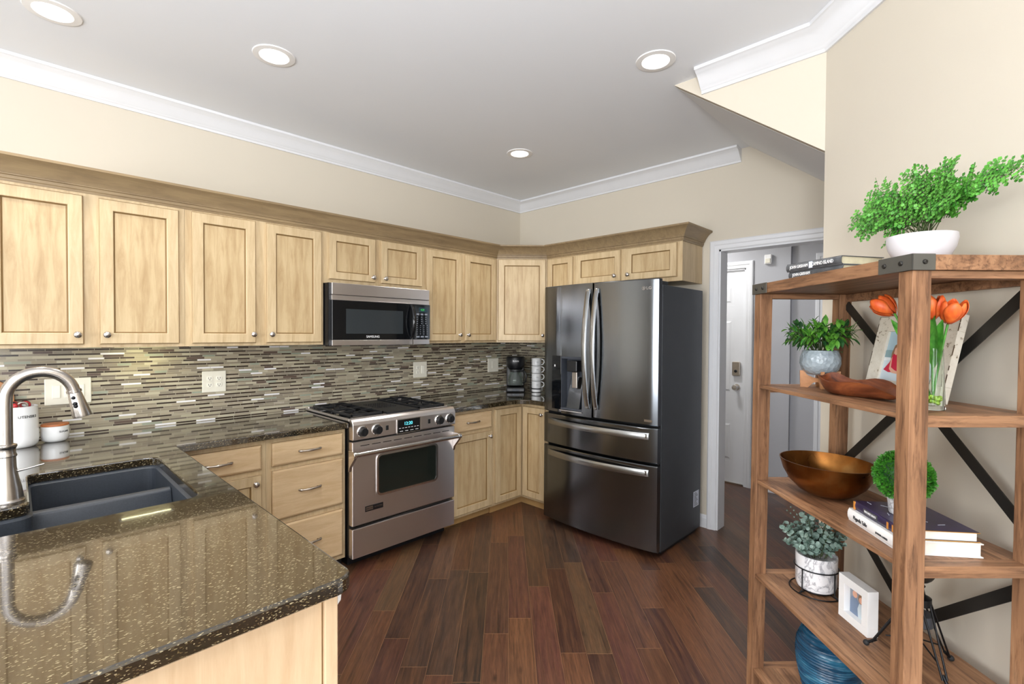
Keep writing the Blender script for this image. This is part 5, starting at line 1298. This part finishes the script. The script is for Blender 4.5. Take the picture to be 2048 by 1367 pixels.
# eucalyptus in marble pot with wire stand
PZ = SH[2]; EP = (0.352, 0.238, PZ)
t = dthing('potted_eucalyptus', 'grey-green eucalyptus in a marbled white pot in a black wire stand', 'potted plant', *EP)
b = B(); b.lathe([(0.050, 0.010), (0.060, 0.013), (0.066, 0.028), (0.067, 0.130), (0.0665, 0.134), (0.062, 0.134), (0.061, 0.125), (0, 0.12)], 40); b.build('pot', 'marble', t, smooth=50)
b = B()
def ringp(r, z, n=40): return [(r*math.cos(2*PI*i/n), r*math.sin(2*PI*i/n), z) for i in range(n)]
b.tube(ringp(0.0705, 0.088), 0.0022, 8, closed=True); b.tube(ringp(0.0850, 0.0026), 0.0022, 8, closed=True); b.tube(ringp(0.054, 0.0072), 0.0022, 8, closed=True)
for k in range(4):
    a = k*PI/2+0.35; c_, s_ = math.cos(a), math.sin(a); b.tube([(0.0705*c_, 0.0705*s_, 0.088), (0.0705*c_, 0.0705*s_, 0.012), (0.0850*c_, 0.0850*s_, 0.0026)], 0.0022, 8); b.tube([(0.085*c_, 0.085*s_, 0.0026), (0.054*c_, 0.054*s_, 0.0072)], 0.0020, 8)
b.build('wire_stand', 'blackmetal', t, smooth=60)
lb_ = B(); st_ = B()
for k in range(34):
    a = rnd.uniform(0, 2*PI); out = Vector((math.cos(a), math.sin(a), 0)); rr_ = rnd.uniform(.1, 1)
    p0 = Vector((0, 0, 0.12))+out*0.04*rr_; p1 = Vector((0, 0, 0.175+rnd.uniform(0, .115)*(1.25-rr_)))+out*(0.03+0.085*rr_)
    if p1.z > 0.28: p1.z = 0.28
    pts = curve(p0, p1, 0.012, 8); st_.tube(pts, 0.0011, 5)
    for j in range(10):
        u = 0.2+0.8*j/9; q = min(7, int(u*8)); p = pts[q].lerp(pts[q+1], u*8-q); aa = j*1.57+k
        for s_ in (0, PI):
            sd = Vector((math.cos(aa+s_), math.sin(aa+s_), 0.35)).normalized(); z_ = rnd.uniform(.017, .026)*(1.1-0.3*u)
            blade(lb_, p+sd*0.002, sd, (rnd.uniform(-.8, .8)+out.x*.9, rnd.uniform(-.8, .8)+out.y*.9, .7), z_, z_*0.95, (0.2, 0.85, 1.0, 0.85, 0.25), fold=0.15)
for k in range(9):
    a = rnd.uniform(2.2, 4.0); out = Vector((math.cos(a), math.sin(a), 0)); p1 = out*rnd.uniform(.085, .12)+Vector((0, 0, rnd.uniform(.13, .27)))
    pts = curve((0, 0, 0.13), p1, 0.02, 8); st_.tube(pts, 0.0008, 4)
    for j in range(5):
        p = pts[-1-j]; lb_.add([tuple(p+Vector((x, y, z))*0.004) for x, y, z in ((1, 0, 0), (0, 1, 0), (-1, 0, 0), (0, -1, 0), (0, 0, 1), (0, 0, -1))], [(0, 1, 4), (1, 2, 4), (2, 3, 4), (3, 0, 4), (1, 0, 5), (2, 1, 5), (3, 2, 5), (0, 3, 5)])
lb_.build('leaves', 'euc', t); st_.build('stems', 'stem', t)
# small white shadow-box frame
t = dthing('picture_frame', 'small white box frame with family photo on the lower shelf', 'picture frame', 0.507, 0.262, PZ+0.0005)
fw, fh, ft, bw = 0.130, 0.142, 0.034, 0.026; b = B()
for (x0, x1, z0, z1) in ((0, fw, 0, bw), (0, fw, fh-bw, fh), (0, bw, bw, fh-bw), (fw-bw, fw, bw, fh-bw)): b.box(x0, x1, 0, ft, z0, z1)
b.box(bw, fw-bw, ft-0.004, ft, bw, fh-bw); b.build('frame_border', 'white', t, bevel=0.0006)
b = B(); b.box(bw+0.0005, fw-bw-0.0005, 0.020, 0.022, bw+0.0005, fh-bw-0.0005); ph = b.build('photo_print', 'photo_grey', t); w_p = fw-2*bw; h_p = fh-2*bw
def patch2(poly, mat, name, d=0.0):
    b = B(); b.prism_y([(bw+u*w_p, bw+v*h_p) for u, v in poly], 0.0192-d, 0.0199); b.build(name, mat, ph)
def disc(cx, cy, r, n=12, ay=1.0): return [(cx+r*math.cos(2*PI*i/n), cy+r*ay*math.sin(2*PI*i/n)) for i in range(n)]
patch2([(0.02, 0), (0.55, 0), (0.52, 0.50), (0.38, 0.62), (0.10, 0.60), (0.02, 0.40)], 'photo_blue', 'photo_person'); patch2(disc(0.30, 0.74, 0.13, ay=0.95), 'photo_skin', 'photo_person', 0.0004)
patch2([(0.50, 0), (0.95, 0), (0.95, 0.42), (0.80, 0.54), (0.55, 0.52), (0.46, 0.3)], 'photo_sand', 'photo_person', 0.0003); patch2(disc(0.66, 0.70, 0.17), 'photo_hair', 'photo_person', 0.0005); patch2(disc(0.66, 0.66, 0.11), 'photo_skin', 'photo_person', 0.0008)
patch2([(0.62, 0.90), (0.95, 0.80), (0.98, 0.98), (0.62, 0.98)], 'orangeprint', 'photo_area', 0.0002); patch2([(0.86, 0.02), (0.98, 0.02), (0.98, 0.22), (0.86, 0.18)], 'photo_dress', 'photo_area', 0.0006)
# decorative tripod with round head
TQ = (0.758, 0.205, PZ); t = dthing('decorative_tripod', 'black metal tripod ornament with a rounded dark head behind the front post', 'ornament', *TQ)
feet = [(0.672, 0.291), (0.744, 0.100), (0.862, 0.215)]; hub = Vector((0, 0, 0.190))
for i, (s_, o_) in enumerate(feet):
    f = Vector((s_-TQ[0], -(o_-TQ[1]), 0.010)); d = Vector((f.x, f.y, 0)).normalized(); sd = Vector((-d.y, d.x, 0)); b = B()
    for k in (-1, 1):
        b.tube([hub+d*0.018+sd*0.012*k, f*0.88+Vector((0, 0, 0.012))+sd*0.006*k], 0.0026, 8)
    b.tube([f*0.80+Vector((0, 0, 0.022)), f], 0.0042, 10)
    b.tube([Vector((0, 0, 0.075)), f*0.62+Vector((0, 0, 0.046))], 0.0022, 8)
    lg = b.build('leg', 'blackmetal', t, smooth=60); b = B(); b.ball(tuple(f), 0.0085, 12); b.build('rubber_foot', 'rubber', lg, smooth=60)
b = B(); b.lathe([(0.008, 0.06), (0.008, 0.17), (0.026, 0.176), (0.026, 0.196), (0.012, 0.204), (0.008, 0.222), (0.012, 0.228), (0.006, 0.236)], 20); b.build('centre_column', 'blackmetal', t, smooth=40)
b = B(); b.lathe([(0.030, 0.150), (0.031, 0.120), (0.029, 0.118), (0, 0.118)], 20); b.build('hanging_cup', 'speaker', t, smooth=40)
b = B(); b.M = T(0, 0, 0.281); b.ball((0, 0, 0), 0.036, 24, sz=1.25); b.build('head', 'shelfmetal', t, smooth=60)
# blue vase
PZ = SH[3]; t = dthing('ceramic_vase', 'large ribbed blue glazed ceramic vase on the lowest shelf', 'vase', 0.408, 0.225, PZ)
base = [(0.060, 0.0005), (0.066, 0.010), (0.084, 0.060), (0.098, 0.120), (0.103, 0.170), (0.100, 0.215), (0.086, 0.250), (0.064, 0.272), (0.050, 0.284), (0.050, 0.300), (0.056, 0.308), (0.052, 0.310), (0.046, 0.300)]
pr = []
for i in range(len(base)-1):
    (r0, z0), (r1, z1) = base[i], base[i+1]; n = max(1, int((z1-z0)/0.0025))
    for k in range(n):
        u = k/n; z = z0+(z1-z0)*u; r = r0+(r1-r0)*u; pr.append((r+(0.0016*math.sin(z*2*PI/0.0095) if 0.02 < z < 0.27 else 0), z))
pr += [base[-1], (0.04, 0.28), (0, 0.27)]
b = B(); b.lathe(pr, 56); b.build('vase_body', 'bluevase', t, smooth=60)
